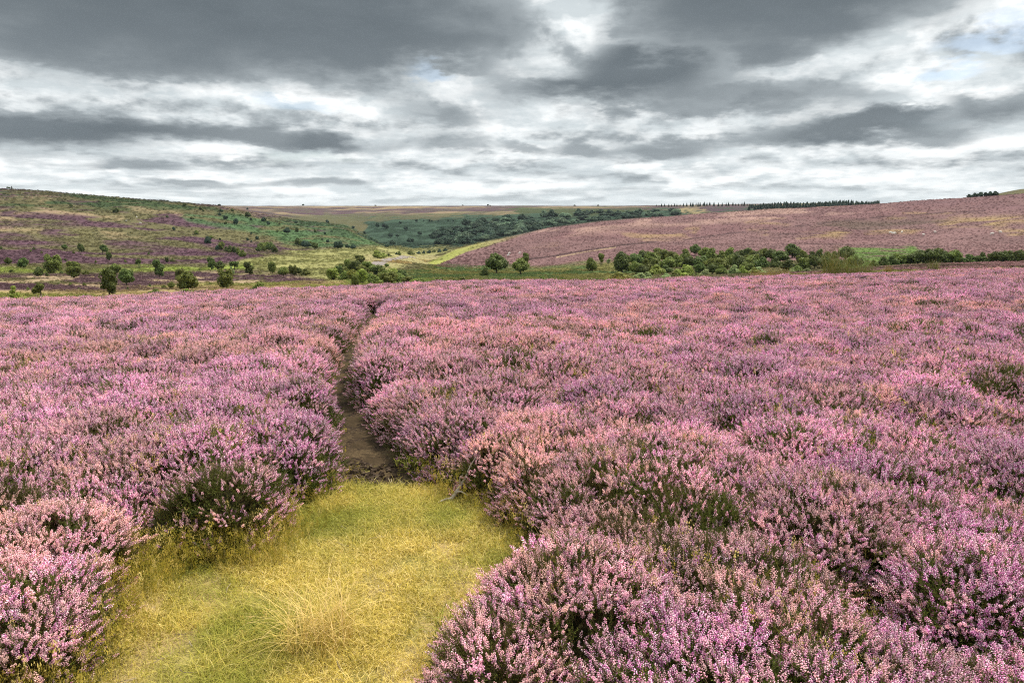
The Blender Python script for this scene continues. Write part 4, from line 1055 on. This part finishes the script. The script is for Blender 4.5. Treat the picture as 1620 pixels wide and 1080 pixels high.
for q, kind, mat, nm, lab in [
    (c1(92, 664, 752, 78), 'loose', 'olive', T, 'spindly light green young tree at the end of the straw strip, apart from the rest'),
    (c1(252, 640, 730, 88), 'spreading', 'mid', T, 'small round crowned tree on a clear short stem standing in the straw strip'),
    (c1(240, 545, 605, 55), 'round', 'dark', T, 'small dark tree below the big ragged tree, with a tiny bush at its side'),
    (c1(288, 580, 607, 28), 'shrub', 'dark', SH, 'tiny dark bush close beside the small dark tree under the ragged tree'),
    (c1(75, 558, 585, 38), 'shrub', 'mid', SH, 'low green bush on the bright grass line below two round trees'),
    (c1(52, 487, 540, 42), 'round', 'dark', T, 'smaller of the two round dark trees at the outer end of the grass line'),
    (c1(143, 488, 555, 62), 'round', 'dark', T, 'larger of the two round dark trees at the outer end of the grass line'),
    (c1(328, 472, 590, 108), 'tall', 'mid', T, 'big ragged tree rising above the grass line, broadest of the scattered trees there'),
    (c1(450, 512, 615, 92), 'tall', 'mid', T, 'flat topped blocky tree standing next to the big ragged tree'),
    (c1(530, 565, 598, 45), 'shrub', 'mid', SH, 'low bush between the blocky flat topped tree and the tall pillar shaped tree'),
    (c1(668, 555, 718, 108), 'tall', 'dark', T, 'tallest pillar shaped dark tree with its foot at the pink heather edge'),
    (c1(705, 525, 600, 72), 'round', 'mid', T, 'tree peeping out behind the tallest pillar shaped tree'),
    (c1(775, 553, 665, 92), 'round', 'dark', T, 'very dark tree touching the tall pillar shaped tree, a trunk showing below'),
    (c1(395, 408, 445, 36), 'round', 'dark', T, 'lone small tree on olive grass above the blocky flat topped tree'),
    (c1(497, 402, 458, 40), 'round', 'dark', T, 'small dark oval tree on the slope between a lone tree and a spreading one'),
    (c1(628, 408, 475, 62), 'spreading', 'dark', T, 'spreading umbrella shaped tree on the slope above the tall pillar tree'),
    (c1(668, 457, 508, 38), 'tall', 'dark', T, 'small upright dark tree just below the spreading umbrella shaped tree'),
    (c1(845, 497, 535, 36), 'round', 'dark', T, 'small dark round tree above a whitish sapling on the grass line'),
    (c1(850, 530, 564, 22), 'loose', 'pale', T, 'whitish sapling on the bright grass line under a dark round tree'),
    (c1(764, 500, 528, 25), 'loose', 'mid', SH, 'thin green bush on the purple heather above the very dark tree'),
    (c1(948, 678, 716, 82), 'shrub', 'mid', SH, 'low green bush in the straw strip, the darker of two at the pink edge'),
    (c1(975, 500, 610, 76), 'tall', 'dark', T, 'solitary conical tree on a thin trunk midway along the grass line'),
    (c1(1048, 636, 685, 42), 'round', 'mid', SH, 'small upright bush beside the broad dome shaped tree'),
    (c1(1003, 655, 682, 32), 'shrub', 'mid', SH, 'little faint bush between the low straw strip bush and the upright bush'),
    (c1(1105, 555, 640, 62), 'tall', 'mid', T, 'tree half hidden behind the broad dome shaped tree'),
    (c1(1147, 568, 690, 128), 'round', 'mid', T, 'broad dome shaped tree reaching down to the straw strip'),
    (c1(1136, 678, 717, 86), 'shrub', 'olive', SH, 'bright olive cushion bush at the foot of the broad dome shaped tree'),
    (c1(1290, 488, 565, 52), 'tall', 'dark', T, 'dark upright tree at the head of a close pair on the grass line'),
    (c1(1342, 508, 575, 66), 'round', 'dark', T, 'squat dark tree pressed against the dark upright one on the grass line'),
    (c1(1380, 558, 683, 106), 'tall', 'mid', T, 'stout egg shaped tree with a pale sapling at its shoulder'),
    (c1(1418, 535, 605, 36), 'loose', 'pale', T, 'grey green sapling at the shoulder of the stout egg shaped tree'),
    (c1(1431, 508, 566, 66), 'spreading', 'dark', T, 'dark bushy tree above the grey green sapling'),
    (c1(1523, 515, 597, 70), 'tall', 'dark', T, 'dark oblong tree standing alone where the heather meets the valley floor'),
    (c1(1585, 632, 710, 112), 'shrub', 'mid', SH, 'large rounded bush on the straw strip right at the pink heather'),
    (c1(1020, 487, 521, 25), 'tall', 'dark', SH, 'narrow dark bush between the conical tree and the close pair, with a low neighbour'),
    (c1(1052, 495, 516, 32), 'shrub', 'mid', SH, 'low rounded neighbour of the narrow dark bush near the conical tree'),
    (c2(197, 476, 550, 54), 'tall', 'mid', T, 'pointed tree heading the short row before the valley floor'),
    (c2(265, 505, 572, 66), 'round', 'mid', T, 'stocky tree on a short trunk, second in the row before the valley floor'),
    (c2(325, 497, 563, 58), 'tall', 'mid', T, 'taller middle tree of the row before the valley floor'),
    (c2(358, 510, 560, 40), 'round', 'dark', T, 'dark narrow tree squeezed in the row before the valley floor'),
    (c2(400, 515, 562, 58), 'shrub', 'mid', SH, 'low leafy bush closing the row before the valley floor'),
    (c2(615, 613, 652, 54), 'shrub', 'mid', SH, 'small round bush at the pink heather edge below the wood in the valley mouth'),
    (c2(567, 515, 590, 82), 'tall', 'olive', T, 'light olive tree standing a little apart from the valley mouth wood'),
    (c2(703, 552, 635, 56), 'tall', 'mid', T, 'pointed yellow green tree before the valley mouth wood, its base at the heather'),
    (c2(843, 415, 458, 32), 'tall', 'dark', T, 'dark slim tree in front of the bright sunlit thicket on the valley floor'),
    (c2(838, 403, 458, 86), 'shrub', 'olive', SH, 'bright sunlit thicket on the valley floor with a dark slim tree before it'),  # the spot of sun is put into the paler olive leaf colour
    (c2(878, 420, 455, 40), 'shrub', 'olive', SH, 'yellowish green bush at the side of the bright sunlit thicket'),
    (c2(905, 425, 447, 38), 'shrub', 'mid', SH, 'dark little bush just past the bright sunlit thicket'),
    (c2(1038, 408, 437, 52), 'shrub', 'mid', SH, 'dark rounded bush alone on the pale flats under the hill toe'),
    (c2(895, 368, 395, 28), 'round', 'far', T, 'round dark tree by itself where the green spur meets the valley floor'),
    (c2(895, 488, 513, 30), 'round', 'dark', SH, 'small dark bush by the bend of the grey track'),
    (c2(1215, 568, 612, 112), 'shrub', 'mid', SH, 'wide dark bush just beyond the highest bump of the pink heather edge'),
    (c2(1350, 562, 615, 116), 'shrub', 'mid', SH, 'wide ragged bush at the heather edge, second past the highest bump'),
    (c3(95, 400, 527, 132), 'round', 'dark', T, 'large spreading dark tree at the foot of the pink hill, biggest of a trio'),
    (c3(28, 480, 540, 66), 'shrub', 'dark', SH, 'low dark bush leaning on the large spreading tree below the pink hill'),
    (c3(235, 430, 532, 102), 'round', 'mid', T, 'grey green tree on a visible trunk next to the large spreading dark tree'),
    (c3(262, 403, 470, 44), 'tall', 'mid', T, 'slim lighter tree top rising behind the grey green tree'),
    (c3(645, 428, 510, 66), 'round', 'mid', T, 'round grey green tree opening the long belt, beside a tree on a bare stem'),
    (c3(703, 400, 480, 56), 'spreading', 'mid', T, 'tree on a bare slender stem just before the long belt begins'),
    (c3(745, 430, 477, 40), 'loose', 'pale', T, 'pale thin bare looking tree between the slender stemmed tree and the belt'),
    (c3(825, 392, 518, 108), 'round', 'dark', T, 'massive dark round tree forming the front corner of the long belt'),
    (c3(140, 545, 585, 86), 'shrub', 'mid', SH, 'low bush on the green bank below the large spreading dark tree'),
    (c3(258, 555, 585, 90), 'shrub', 'mid', SH, 'flat wide low bush on the green bank below the grey green tree'),
    (c3(365, 538, 582, 76), 'shrub', 'mid', SH, 'ragged low bush on the green bank, alone between the trio and the belt'),
    (c3(810, 510, 566, 130), 'shrub', 'olive', SH, 'pale olive bush with rushes before the massive dark round tree'),
    (c4(270, 383, 470, 96), 'round', 'dark', T, 'high round dark tree top standing clear of the belt against the pink hill'),
    (c4(580, 398, 490, 90), 'round', 'dark', T, 'rounded dark tree ending the belt behind the tallest rushes'),
    (c3(1250, 350, 420, 64), 'round', 'dark', T, 'tree whose crown tops the middle of the long belt'),
    ]:
    far = 60.0
    grow(q, kind, mat, nm[0], nm[1], lab, None, 62.0, 1300.0)
# small far ones that nothing tells apart
def many(lst, cf, kind, mats, nm, lab, grp, rmin=100.0, rmax=4000.0, trunk=False):
    for i, (a, t, b, w_) in enumerate(lst):
        grow(cf(a, t, b, w_), kind if isinstance(kind, str) else random.choice(kind), random.choice(mats), nm[0], nm[1], lab, grp, rmin, rmax, trunk)
many([(435, 165, 187, 18), (708, 186, 220, 40), (1127, 158, 182, 26), (1225, 178, 201, 22), (1240, 194, 212, 16), (1021, 232, 252, 16), (1172, 239, 266, 25)], c1, 'round', ['dark'], T,
     'small dark tree dotted high on the green and straw hillside below the skyline', 'trees high on the green hillside')
many([(1352, 195, 220, 22), (1341, 217, 241, 20), (1377, 232, 265, 32), (1377, 270, 290, 21), (1418, 192, 214, 20), (1510, 186, 200, 14), (1513, 210, 246, 38), (1440, 249, 291, 33), (1467, 224, 238, 15), (1532, 246, 266, 16), (1608, 244, 274, 28)], c1, 'round', ['dark', 'far'], T,
     'small dark tree on the hill shoulder where the green slope drops to the valley', 'trees on the hill shoulder')
many([(287, 266, 312, 43), (347, 266, 298, 23), (457, 277, 302, 17), (517, 294, 316, 17), (172, 228, 254, 22), (149, 207, 236, 25), (341, 226, 245, 20), (240, 238, 254, 13), (228, 282, 300, 13), (103, 320, 346, 19), (69, 296, 312, 16), (45, 330, 350, 15), (68, 345, 361, 12), (532, 220, 243, 21)], c2, 'round', ['far', 'dark'], T,
     'small dark tree standing singly on the turquoise green bracken spur', 'trees on the bracken spur')
many([(1062, 302, 328, 19), (1200, 322, 356, 28), (1270, 358, 411, 42), (1288, 354, 382, 27), (1350, 390, 446, 42), (1326, 414, 447, 25), (1343, 370, 390, 13), (1570, 359, 385, 19), (1512, 370, 392, 13), (1534, 334, 351, 13)], c1, 'round', ['mid', 'far'], SH,
     'small bush among purple heather on the slope above the clustered thicket', 'bushes on the purple slope')
many([(1380, 420, 455, 36), (1405, 412, 460, 44), (1430, 418, 462, 40), (1455, 425, 475, 42), (1480, 440, 487, 42)], c1, 'shrub', ['mid', 'dark'], SH,
     'bush of the dense thicket strung down the purple slope', 'thicket on the purple slope')
many([(1578, 420, 461, 37), (1600, 394, 446, 52)], c1, 'round', ['dark'], T, 'tree of the tight dark knot at the valley floor below the thicket slope', 'knot of trees at the slope foot')
many([(138, 360, 412, 52), (162, 352, 410, 44), (185, 354, 420, 52), (210, 374, 425, 42)], c2, 'round', ['dark', 'mid'], T, 'tree of the rounded dark clump at the edge of the valley floor', 'dark clump by the valley floor')
many([(355, 330, 381, 46), (378, 345, 390, 40), (402, 345, 400, 58), (430, 350, 392, 42), (457, 357, 403, 42)], c2, 'round', ['far', 'dark'], T, 'tree of the dark line along the spur foot above the valley floor', 'trees along the spur foot')
many([(590, 352, 400, 42), (608, 348, 406, 46), (655, 370, 396, 30), (690, 371, 406, 36), (535, 340, 366, 22), (500, 335, 346, 13)], c2, 'round', ['far'], T, 'small dark tree spaced out at the bottom of the bracken spur', 'trees at the bottom of the spur')
many([(970, 410, 438, 28), (955, 418, 434, 20), (1090, 412, 432, 30), (1120, 408, 430, 26), (1155, 405, 426, 34), (1185, 402, 422, 28), (1215, 398, 420, 34), (1250, 392, 414, 30)], c2, 'shrub', ['mid', 'far'], SH, 'low bush of the green row crossing the flats to the hill toe', 'bushes crossing the flats')
many([(208, 424, 446, 18), (187, 437, 456, 14), (450, 448, 467, 16), (908, 457, 475, 19), (8, 420, 440, 22), (585, 505, 525, 16), (375, 570, 590, 20), (170, 668, 690, 20), (360, 640, 660, 16), (515, 640, 668, 26), (430, 640, 662, 26), (915, 650, 668, 24), (1285, 642, 660, 24), (1220, 556, 572, 20), (780, 668, 690, 18), (480, 672, 690, 22), (255, 450, 466, 22), (400, 495, 512, 20)], c1, 'shrub', ['mid', 'dark'], SH,
     'tiny bush speckling the heather slopes between the scattered trees', 'tiny bushes on the heather slopes')
# the wood at the valley mouth
many([(730, 435, 490, 72), (660, 455, 540, 92), (620, 480, 555, 80), (700, 470, 550, 90), (790, 475, 545, 100), (750, 500, 560, 90), (845, 500, 560, 92), (640, 528, 588, 84), (690, 520, 590, 80), (742, 520, 612, 84), (820, 552, 614, 92), (870, 510, 580, 100), (910, 540, 618, 112), (880, 530, 600, 90), (960, 545, 605, 86), (985, 524, 575, 66), (1022, 568, 616, 82), (1000, 555, 600, 60), (1058, 585, 618, 60), (1102, 583, 621, 72), (930, 515, 570, 80), (780, 540, 600, 70), (600, 500, 560, 60)], c2, ['round', 'tall', 'shrub'], ['mid', 'dark', 'mid', 'olive'], T,
     'leafy tree crowded into the wood that fills the valley mouth', 'wood in the valley mouth', 100, 600, True)
# the long belt under the heather hill
belt3 = [(905, 405, 480, 100), (955, 385, 460, 90), (1000, 395, 480, 96), (1045, 372, 460, 110), (1120, 392, 470, 92), (1190, 375, 455, 92), (1310, 368, 450, 90), (1350, 370, 455, 96), (1400, 385, 460, 80), (1450, 365, 450, 90), (1500, 385, 460, 84), (1550, 370, 455, 96), (1600, 388, 460, 84),
         (905, 450, 532, 86), (960, 430, 520, 80), (1020, 430, 500, 100), (1090, 425, 500, 96), (1150, 410, 490, 100), (1215, 420, 500, 90), (1280, 415, 500, 100), (1340, 430, 510, 90), (1400, 430, 515, 100), (1450, 410, 490, 90), (1505, 410, 500, 96), (1560, 425, 505, 90), (1600, 405, 490, 90),
         (940, 470, 535, 80), (1080, 470, 525, 80), (1280, 460, 525, 80), (1350, 465, 530, 80), (1550, 455, 520, 80)]
belt4 = [(30, 420, 500, 80), (95, 410, 490, 84), (150, 415, 490, 80), (200, 424, 500, 100), (330, 420, 500, 80), (380, 425, 490, 70), (425, 412, 490, 66), (470, 430, 500, 70), (515, 428, 490, 56), (30, 452, 530, 90), (100, 458, 530, 90), (170, 460, 530, 84), (250, 472, 545, 100), (330, 462, 540, 90), (400, 455, 535, 80), (470, 460, 530, 80), (530, 470, 530, 70), (620, 450, 520, 76), (660, 470, 520, 50)]
many(belt3, c3, ['round', 'round', 'shrub'], ['mid', 'dark', 'mid'], T, 'full green tree packed in the long belt under the pink hill', 'belt of trees under the pink hill', 150, 420, True)
many(belt4, c4, ['round', 'round', 'shrub'], ['mid', 'dark', 'dark'], T, 'full green tree packed in the long belt under the pink hill', 'belt of trees under the pink hill', 150, 420, True)
many([(1020, 470, 532, 104), (1200, 468, 545, 132), (1310, 496, 540, 74), (1400, 468, 535, 74), (1480, 470, 532, 80), (1530, 478, 530, 60), (930, 515, 560, 90), (975, 510, 558, 70), (1130, 512, 552, 70), (1080, 520, 555, 60), (1595, 484, 527, 60), (1260, 520, 545, 50), (1440, 515, 535, 50)], c3, 'shrub', ['pale', 'olive', 'mid'], SH,
     'pale rounded shrub fringing the front of the long belt', 'pale shrubs before the belt', 100, 400)
many([(70, 518, 562, 90), (300, 512, 552, 80), (360, 528, 553, 50), (265, 535, 556, 50)], c4, 'shrub', ['pale', 'mid'], SH, 'pale rounded shrub fringing the front of the long belt', 'pale shrubs before the belt', 100, 400)
many([(740, 478, 522, 50), (800, 458, 518, 70), (850, 450, 515, 70), (885, 440, 512, 84), (940, 445, 508, 80), (1000, 420, 506, 110), (1060, 410, 505, 90), (1100, 408, 506, 110), (1150, 425, 505, 80), (1200, 420, 502, 92), (1240, 445, 502, 70), (1300, 444, 502, 90), (1345, 455, 502, 60), (1376, 434, 490, 34), (1390, 460, 502, 60), (1450, 430, 502, 84), (1490, 425, 502, 70), (1525, 420, 502, 84), (1570, 425, 502, 70), (1605, 420, 502, 74)], c4, ['round', 'round', 'shrub'], ['dark', 'dark', 'mid'], T,
     'dark tree in the row beyond the bracken opening, half sunk behind the heather', 'row of trees past the bracken opening', 120, 420, True)
# woodland on the far valley side
lst = []
def edge_y(px): return float(np.interp(px, [620, 700, 760, 800, 850, 900, 1000, 1080], [388, 388, 384, 376, 366, 358, 346, 340]))
for i in range(95):
    px = random.uniform(680, 850); by_ = random.uniform(358, edge_y(px) + 1)
    if by_ < np.interp(px, [680, 720, 760, 850], [376, 362, 354, 350]): continue
    lst.append((px, by_ - random.uniform(9, 14), by_, random.uniform(15, 23)))
for i in range(75):
    px = random.uniform(760, 1070); hi = float(np.interp(px, [760, 850, 950, 1070], [352, 344, 338, 335])); by_ = random.uniform(hi, edge_y(px) + 3)
    lst.append((px, by_ - random.uniform(8, 12) * (1 if px < 900 else .75), by_, random.uniform(13, 20)))
lst.sort(key=lambda q: q[2])
many(lst, lambda *a: a, ['round', 'shrub'], ['far', 'far', 'far', 'farpale'], T, 'bluish green tree in the wood covering the far side of the valley', 'wood on the far valley side', 760, 1500)
many([(839, 236, 275, 26), (878, 240, 275, 28), (895, 248, 276, 26), (1012, 258, 290, 28), (978, 230, 248, 20), (1076, 216, 240, 17), (918, 300, 332, 30), (960, 306, 330, 26), (1095, 290, 318, 30), (1120, 222, 234, 10), (1155, 220, 234, 12), (1170, 222, 234, 14), (1210, 222, 234, 10), (1270, 220, 232, 12), (1300, 222, 233, 10), (930, 345, 375, 40), (1040, 330, 365, 50), (690, 258, 278, 22), (760, 290, 310, 20)], c2, 'round', ['far'], T,
     'small dark tree scattered over the dark green hollow at the valley head', 'trees scattered at the valley head', 620, 2000)
many([(288, 237, 272, 30), (320, 225, 268, 34), (352, 218, 264, 36), (408, 205, 256, 66), (440, 225, 250, 40), (475, 195, 244, 60), (500, 215, 240, 40), (565, 205, 228, 30), (230, 210, 260, 30)], c3, 'round', ['farpale'], T, 'pale tree of the cluster just above the pink hill ridge', 'pale trees above the ridge', 700, 1500)
many([(570, 142, 178, 44), (620, 152, 178, 40), (650, 152, 176, 36), (700, 148, 172, 60), (750, 150, 172, 44), (800, 156, 174, 40), (860, 160, 178, 40)], c3, 'shrub', ['far'], SH, 'dark bush lining the upper rim of the far wood', 'bushes along the rim of the far wood', 800, 2000)
for (a, t, b, w_), lab in zip([(98.5 * 1, 322.2, 325.5, 3)] * 0 + [(479.6, 322.5, 326, 4.0), (594, 324.0, 326.6, 3.5), (732, 323.7, 326.5, 3.5), (772, 322.6, 326.4, 3.2), (775.5, 324.6, 326.8, 3), (909, 323.6, 327, 3.5), (946, 323.4, 327, 3.2), (347, 322.5, 326.6, 5.0)],
        ['tiny bush on the flat moor skyline above the green spur', 'tiny bush on the flat moor skyline over the valley head', 'tiny flat crowned tree on the moor skyline before a close pair', 'taller of the close pair of tiny trees on the moor skyline', 'shorter of the close pair of tiny trees on the moor skyline', 'tiny tree on the skyline above the pale trees of the ridge', 'tiny tree on the skyline closest to the conifers', 'tiny round tree where the hillside crest meets the flat moor']):
    grow((a, t, b, w_), 'round' if a != 732 else 'spreading', 'far', 'tree', 'tree', lab, None, 60, 2600, True, dist=2330 if a != 347 else 815)
# scrub on the upper skyline beyond the heather hill
many([(1300, 98, 116, 30), (1330, 90, 112, 36), (1365, 84, 110, 44), (1395, 86, 106, 34), (1420, 80, 102, 34), (1450, 78, 100, 40)], c4, 'shrub', ['far'], T, 'windswept tree of the low scrub line crowning the pink hill', 'scrub on the pink hill skyline', 560, 900, True)
# conifer plantation on the skyline
def conifer_mesh(seed):
    rg = np.random.default_rng(seed); V, F, Rn = [], [], []; nv = 0
    for z in np.linspace(0.06, 0.98, 26):
        k = (1.02 - z) ** 0.85 * 0.5 * rg.uniform(.8, 1.15)
        nb_ = 9
        for j in range(nb_):
            t = j / nb_ * 6.28 + rg.uniform(-.3, .3); L = k * rg.uniform(.75, 1.15); c_, s_ = math.cos(t), math.sin(t); wd = L * .6 + .012
            V.extend([(0, 0, z + .03), (c_ * L * .6 - s_ * wd, s_ * L * .6 + c_ * wd, z - .02), (c_ * L, s_ * L, z - .06), (c_ * L * .6 + s_ * wd, s_ * L * .6 - c_ * wd, z - .02)]); F.append([nv, nv + 1, nv + 2, nv + 3]); Rn.append(rg.uniform()); nv += 4
    return mesh_np('crown', V, np.array(F), [LM['far']], fattr={'rnd': Rn})
CON = [conifer_mesh(800 + i) for i in range(4)]
V, F = [], []; tube_bm(V, F, [(0, 0, -.05), (0, 0, .5), (0, 0, .97)], [.03, .02, .004], 6); CTR = mesh_np('trunk', V, np.array(F), [BARK])
topx = [1040, 1060, 1080, 1100, 1130, 1160, 1178, 1188, 1200, 1225, 1250, 1270, 1300, 1330, 1345, 1370, 1388, 1394]
topy = [323, 321.4, 321, 320, 319, 319.6, 319.2, 323, 321.5, 320, 318.4, 319.2, 318.6, 316, 316, 317.6, 317, 317]
px = 1038.0
while px < 1394:
    solid = px > 1186
    for row in range(3 if solid else 1):
        r_ = (random.uniform(1150, 1380) if solid else random.uniform(1440, 1560)); a_ = float(az_of(px + random.uniform(-1.5, 1.5), 322)); x_, y_ = r_ * math.sin(a_), r_ * math.cos(a_)
        tp = float(np.interp(px, topx, topy)) + (random.uniform(-0.9, 1.8) if not solid else random.uniform(-0.7, 2.6))
        if 1386 < px: tp = 316.6 + random.uniform(-.4, .6)
        z_ = float(ground(x_, y_)); H = CAM_Z + r_ * float(tan_el(a_, tp)) - z_
        if H < 3: continue
        root = empty('conifer_tree', (x_, y_, z_), random.uniform(0, 6.28)); W_ = H * random.uniform(.55, .8) if not solid else max(H * .55, 8.0); root.scale = (W_, W_, H)
        tag(root, 'spiky dark conifer of the broken row on the moor skyline' if not solid else 'dark conifer of the solid plantation behind the pink hill crest', 'conifer', 'conifers spaced along the skyline' if not solid else 'conifer plantation behind the crest')
        obj('crown', random.choice(CON), root); obj('trunk', CTR, root)
    px += random.uniform(3.2, 6.5) if not solid else random.uniform(3.0, 4.6)

# ------------------------------------------------------------------ marker and wind-bent tree on the hill's bare top
a_ = float(az_of(18.6, 298)); r_ = 872.0; x_, y_ = r_ * math.sin(a_), r_ * math.cos(a_)
V, F = [], []; rg = random.Random(4); k = 8; zs = [0, .5, 1.2, 2.0, 2.8, 3.4]; rs = [1.25, 1.1, .8, .62, .45, .18]
for zq, rq in zip(zs, rs):
    for q in range(k): V.append((rq * math.cos(q / k * 6.283) * rg.uniform(.85, 1.1), rq * math.sin(q / k * 6.283) * rg.uniform(.85, 1.1), zq + rg.uniform(-.06, .06)))
for i in range(5):
    for q in range(k): F.append([i * k + q, i * k + (q + 1) % k, (i + 1) * k + (q + 1) % k, (i + 1) * k + q])
m, nt, out = new_mat('dark_gritstone'); ge = nt.nodes.new('ShaderNodeNewGeometry'); nz = noise(nt, S(nt, ge.outputs['Position']), 2.5, 4.0)
finish(nt, out, mix(nt, nz, (0.04, 0.04, 0.04), (0.16, 0.15, 0.14)), .9, spec=.1)
o = obj('stone_cairn', mesh_np('stone_cairn', V, np.array(F), [m])); o.location = (x_, y_, float(ground(x_, y_)) - .1)
tag(o, "tiny pointed dark marker standing upright on the hill's bare skyline", 'cairn')
grow((12.5, 295.2, 299.6, 7), 'spreading', 'dark', 'tree', 'tree', 'tiny flat topped tree on the skyline beside the pointed marker', None, 60, 2600, True, dist=874)

# ------------------------------------------------------------------ sheep
m, nt, out = new_mat('fleece'); ge = nt.nodes.new('ShaderNodeNewGeometry'); nz = noise(nt, S(nt, ge.outputs['Position']), 8.0, 4.0)
finish(nt, out, mix(nt, nz, (0.55, 0.52, 0.46), (0.80, 0.78, 0.72)), .95, spec=.05)
bm_v = [(-.45, 0, .68), (-.15, 0, .72), (.2, 0, .72), (.42, 0, .74), (.58, 0, .86), (.74, 0, .82), (.86, 0, .74)]
bm_r = [.20, .28, .29, .24, .13, .11, .06]
ed = [(i, i + 1) for i in range(6)]
for base, xx, yy in ((1, -.34, .14), (1, -.34, -.14), (3, .34, .13), (3, .34, -.13)):
    s0 = len(bm_v); bm_v += [(xx, yy, .48), (xx + (-.04 if xx < 0 else .01), yy, .26), (xx, yy, .03)]; bm_r += [.10, .05, .045]; ed += [(0 if xx < 0 else 3, s0), (s0, s0 + 1), (s0 + 1, s0 + 2)]
s0 = len(bm_v); bm_v += [(.62, .13, .88), (.62, -.13, .88), (-.6, 0, .6)]; bm_r += [.03, .03, .05]; ed += [(4, s0), (4, s0 + 1), (0, s0 + 2)]
me = bpy.data.meshes.new('sheep'); me.from_pydata(bm_v, ed, []); me.materials.append(m)
sheep = None
SHP = [(c4(840, 0, 331, 0), 'hill'), (c4(857, 0, 336, 0), 'hill'), (c4(868, 0, 334, 0), 'hill'), (c4(908, 0, 328, 0), 'hill'), (c4(1102, 0, 328, 0), 'hill'), (c4(1432, 0, 339, 0), 'hill'), (c4(1483, 0, 329, 0), 'hill'), (c4(1035, 0, 344, 0), 'hill'),
       (c1(835, 0, 249, 0), 'far'), (c1(858, 0, 286, 0), 'far'), (c1(770, 0, 273, 0), 'far'), (c3(168, 0, 414, 0), 'toe'), (c3(228, 0, 413, 0), 'toe'), (c3(162, 0, 426, 0), 'toe')]
for q, wh in SHP:
    x_, y_, z_, d_ = land(q[0], q[2], 150.0)
    if sheep is None:
        o = obj('sheep', me); sk = o.modifiers.new('skin', 'SKIN'); o.modifiers.new('smooth', 'SUBSURF').levels = 1
        for v_, rr_ in zip(me.skin_vertices[0].data if len(me.skin_vertices) else [], bm_r): v_.radius = (rr_, rr_)
        sheep = o
    else:
        o = sheep.copy(); C.objects.link(o)
    o.location = (x_, y_, z_); o.rotation_euler = (0, 0, random.uniform(-.6, .6) + random.choice((0, math.pi)))
    o.scale = (1.15,) * 3
    lab, grp = {'hill': ('white sheep grazing in the loose flock on the pink heather hill', 'sheep on the pink hill'), 'far': ('white sheep, a mere speck on the green and straw hillside', 'sheep on the green hillside'), 'toe': ('white sheep near the slim light tree at the pink hill foot', 'sheep at the pink hill foot')}[wh]
    tag(o, lab, 'sheep', grp)

# ------------------------------------------------------------------ grey track over the valley floor
pts = [land(px, py, 120)[:2] for px, py in ((594, 420), (600, 416), (607, 413), (615, 410.6), (624, 409), (636, 407.6), (652, 406))]
pts = np.array(pts); t = np.linspace(0, len(pts) - 1, 60); tx_ = np.interp(t, range(len(pts)), pts[:, 0]); ty_ = np.interp(t, range(len(pts)), pts[:, 1])
dx, dy = np.gradient(tx_), np.gradient(ty_); dl = np.hypot(dx, dy); V = []
for i in range(60):
    for u in (-1, -.5, 0, .5, 1):
        xx, yy = tx_[i] - dy[i] / dl[i] * u * 2.6, ty_[i] + dx[i] / dl[i] * u * 2.6; V.append((xx, yy, float(ground(xx, yy)) + .10))
F = [[i * 5 + j, i * 5 + j + 1, i * 5 + j + 6, i * 5 + j + 5] for i in range(59) for j in range(4)]
m, nt, out = new_mat('track_gravel'); ge = nt.nodes.new('ShaderNodeNewGeometry'); nz = noise(nt, S(nt, ge.outputs['Position']), 1.2, 5.0)
finish(nt, out, mix(nt, nz, (0.12, 0.105, 0.10), (0.22, 0.19, 0.18)), .95, spec=.05)
o = obj('track', mesh_np('track', V, np.array(F), [m], smooth=True)); tag(o, kind='structure')
# ------------------------------------------------------------------ the air over the moor
bpy.ops.mesh.primitive_cube_add(size=1)
hz_ob = bpy.context.object; hz_ob.name = 'haze'; hz_ob.data.name = 'haze'
zlo, zhi = float(ZG.min()) - 1.0, float(ZG.max()) + 12.0
hz_ob.scale = (12400, 12400, zhi - zlo); hz_ob.location = (0, 0, (zhi + zlo) / 2)
tag(hz_ob, kind='stuff')
m, nt, out = new_mat('haze')
pv = nt.nodes.new('ShaderNodeVolumePrincipled'); pv.inputs['Color'].default_value = (0.50, 0.58, 0.66, 1); pv.inputs['Density'].default_value = 0.000045
nt.links.new(pv.outputs[0], out.inputs['Volume']); hz_ob.data.materials.append(m)

print('haze', zlo, zhi)
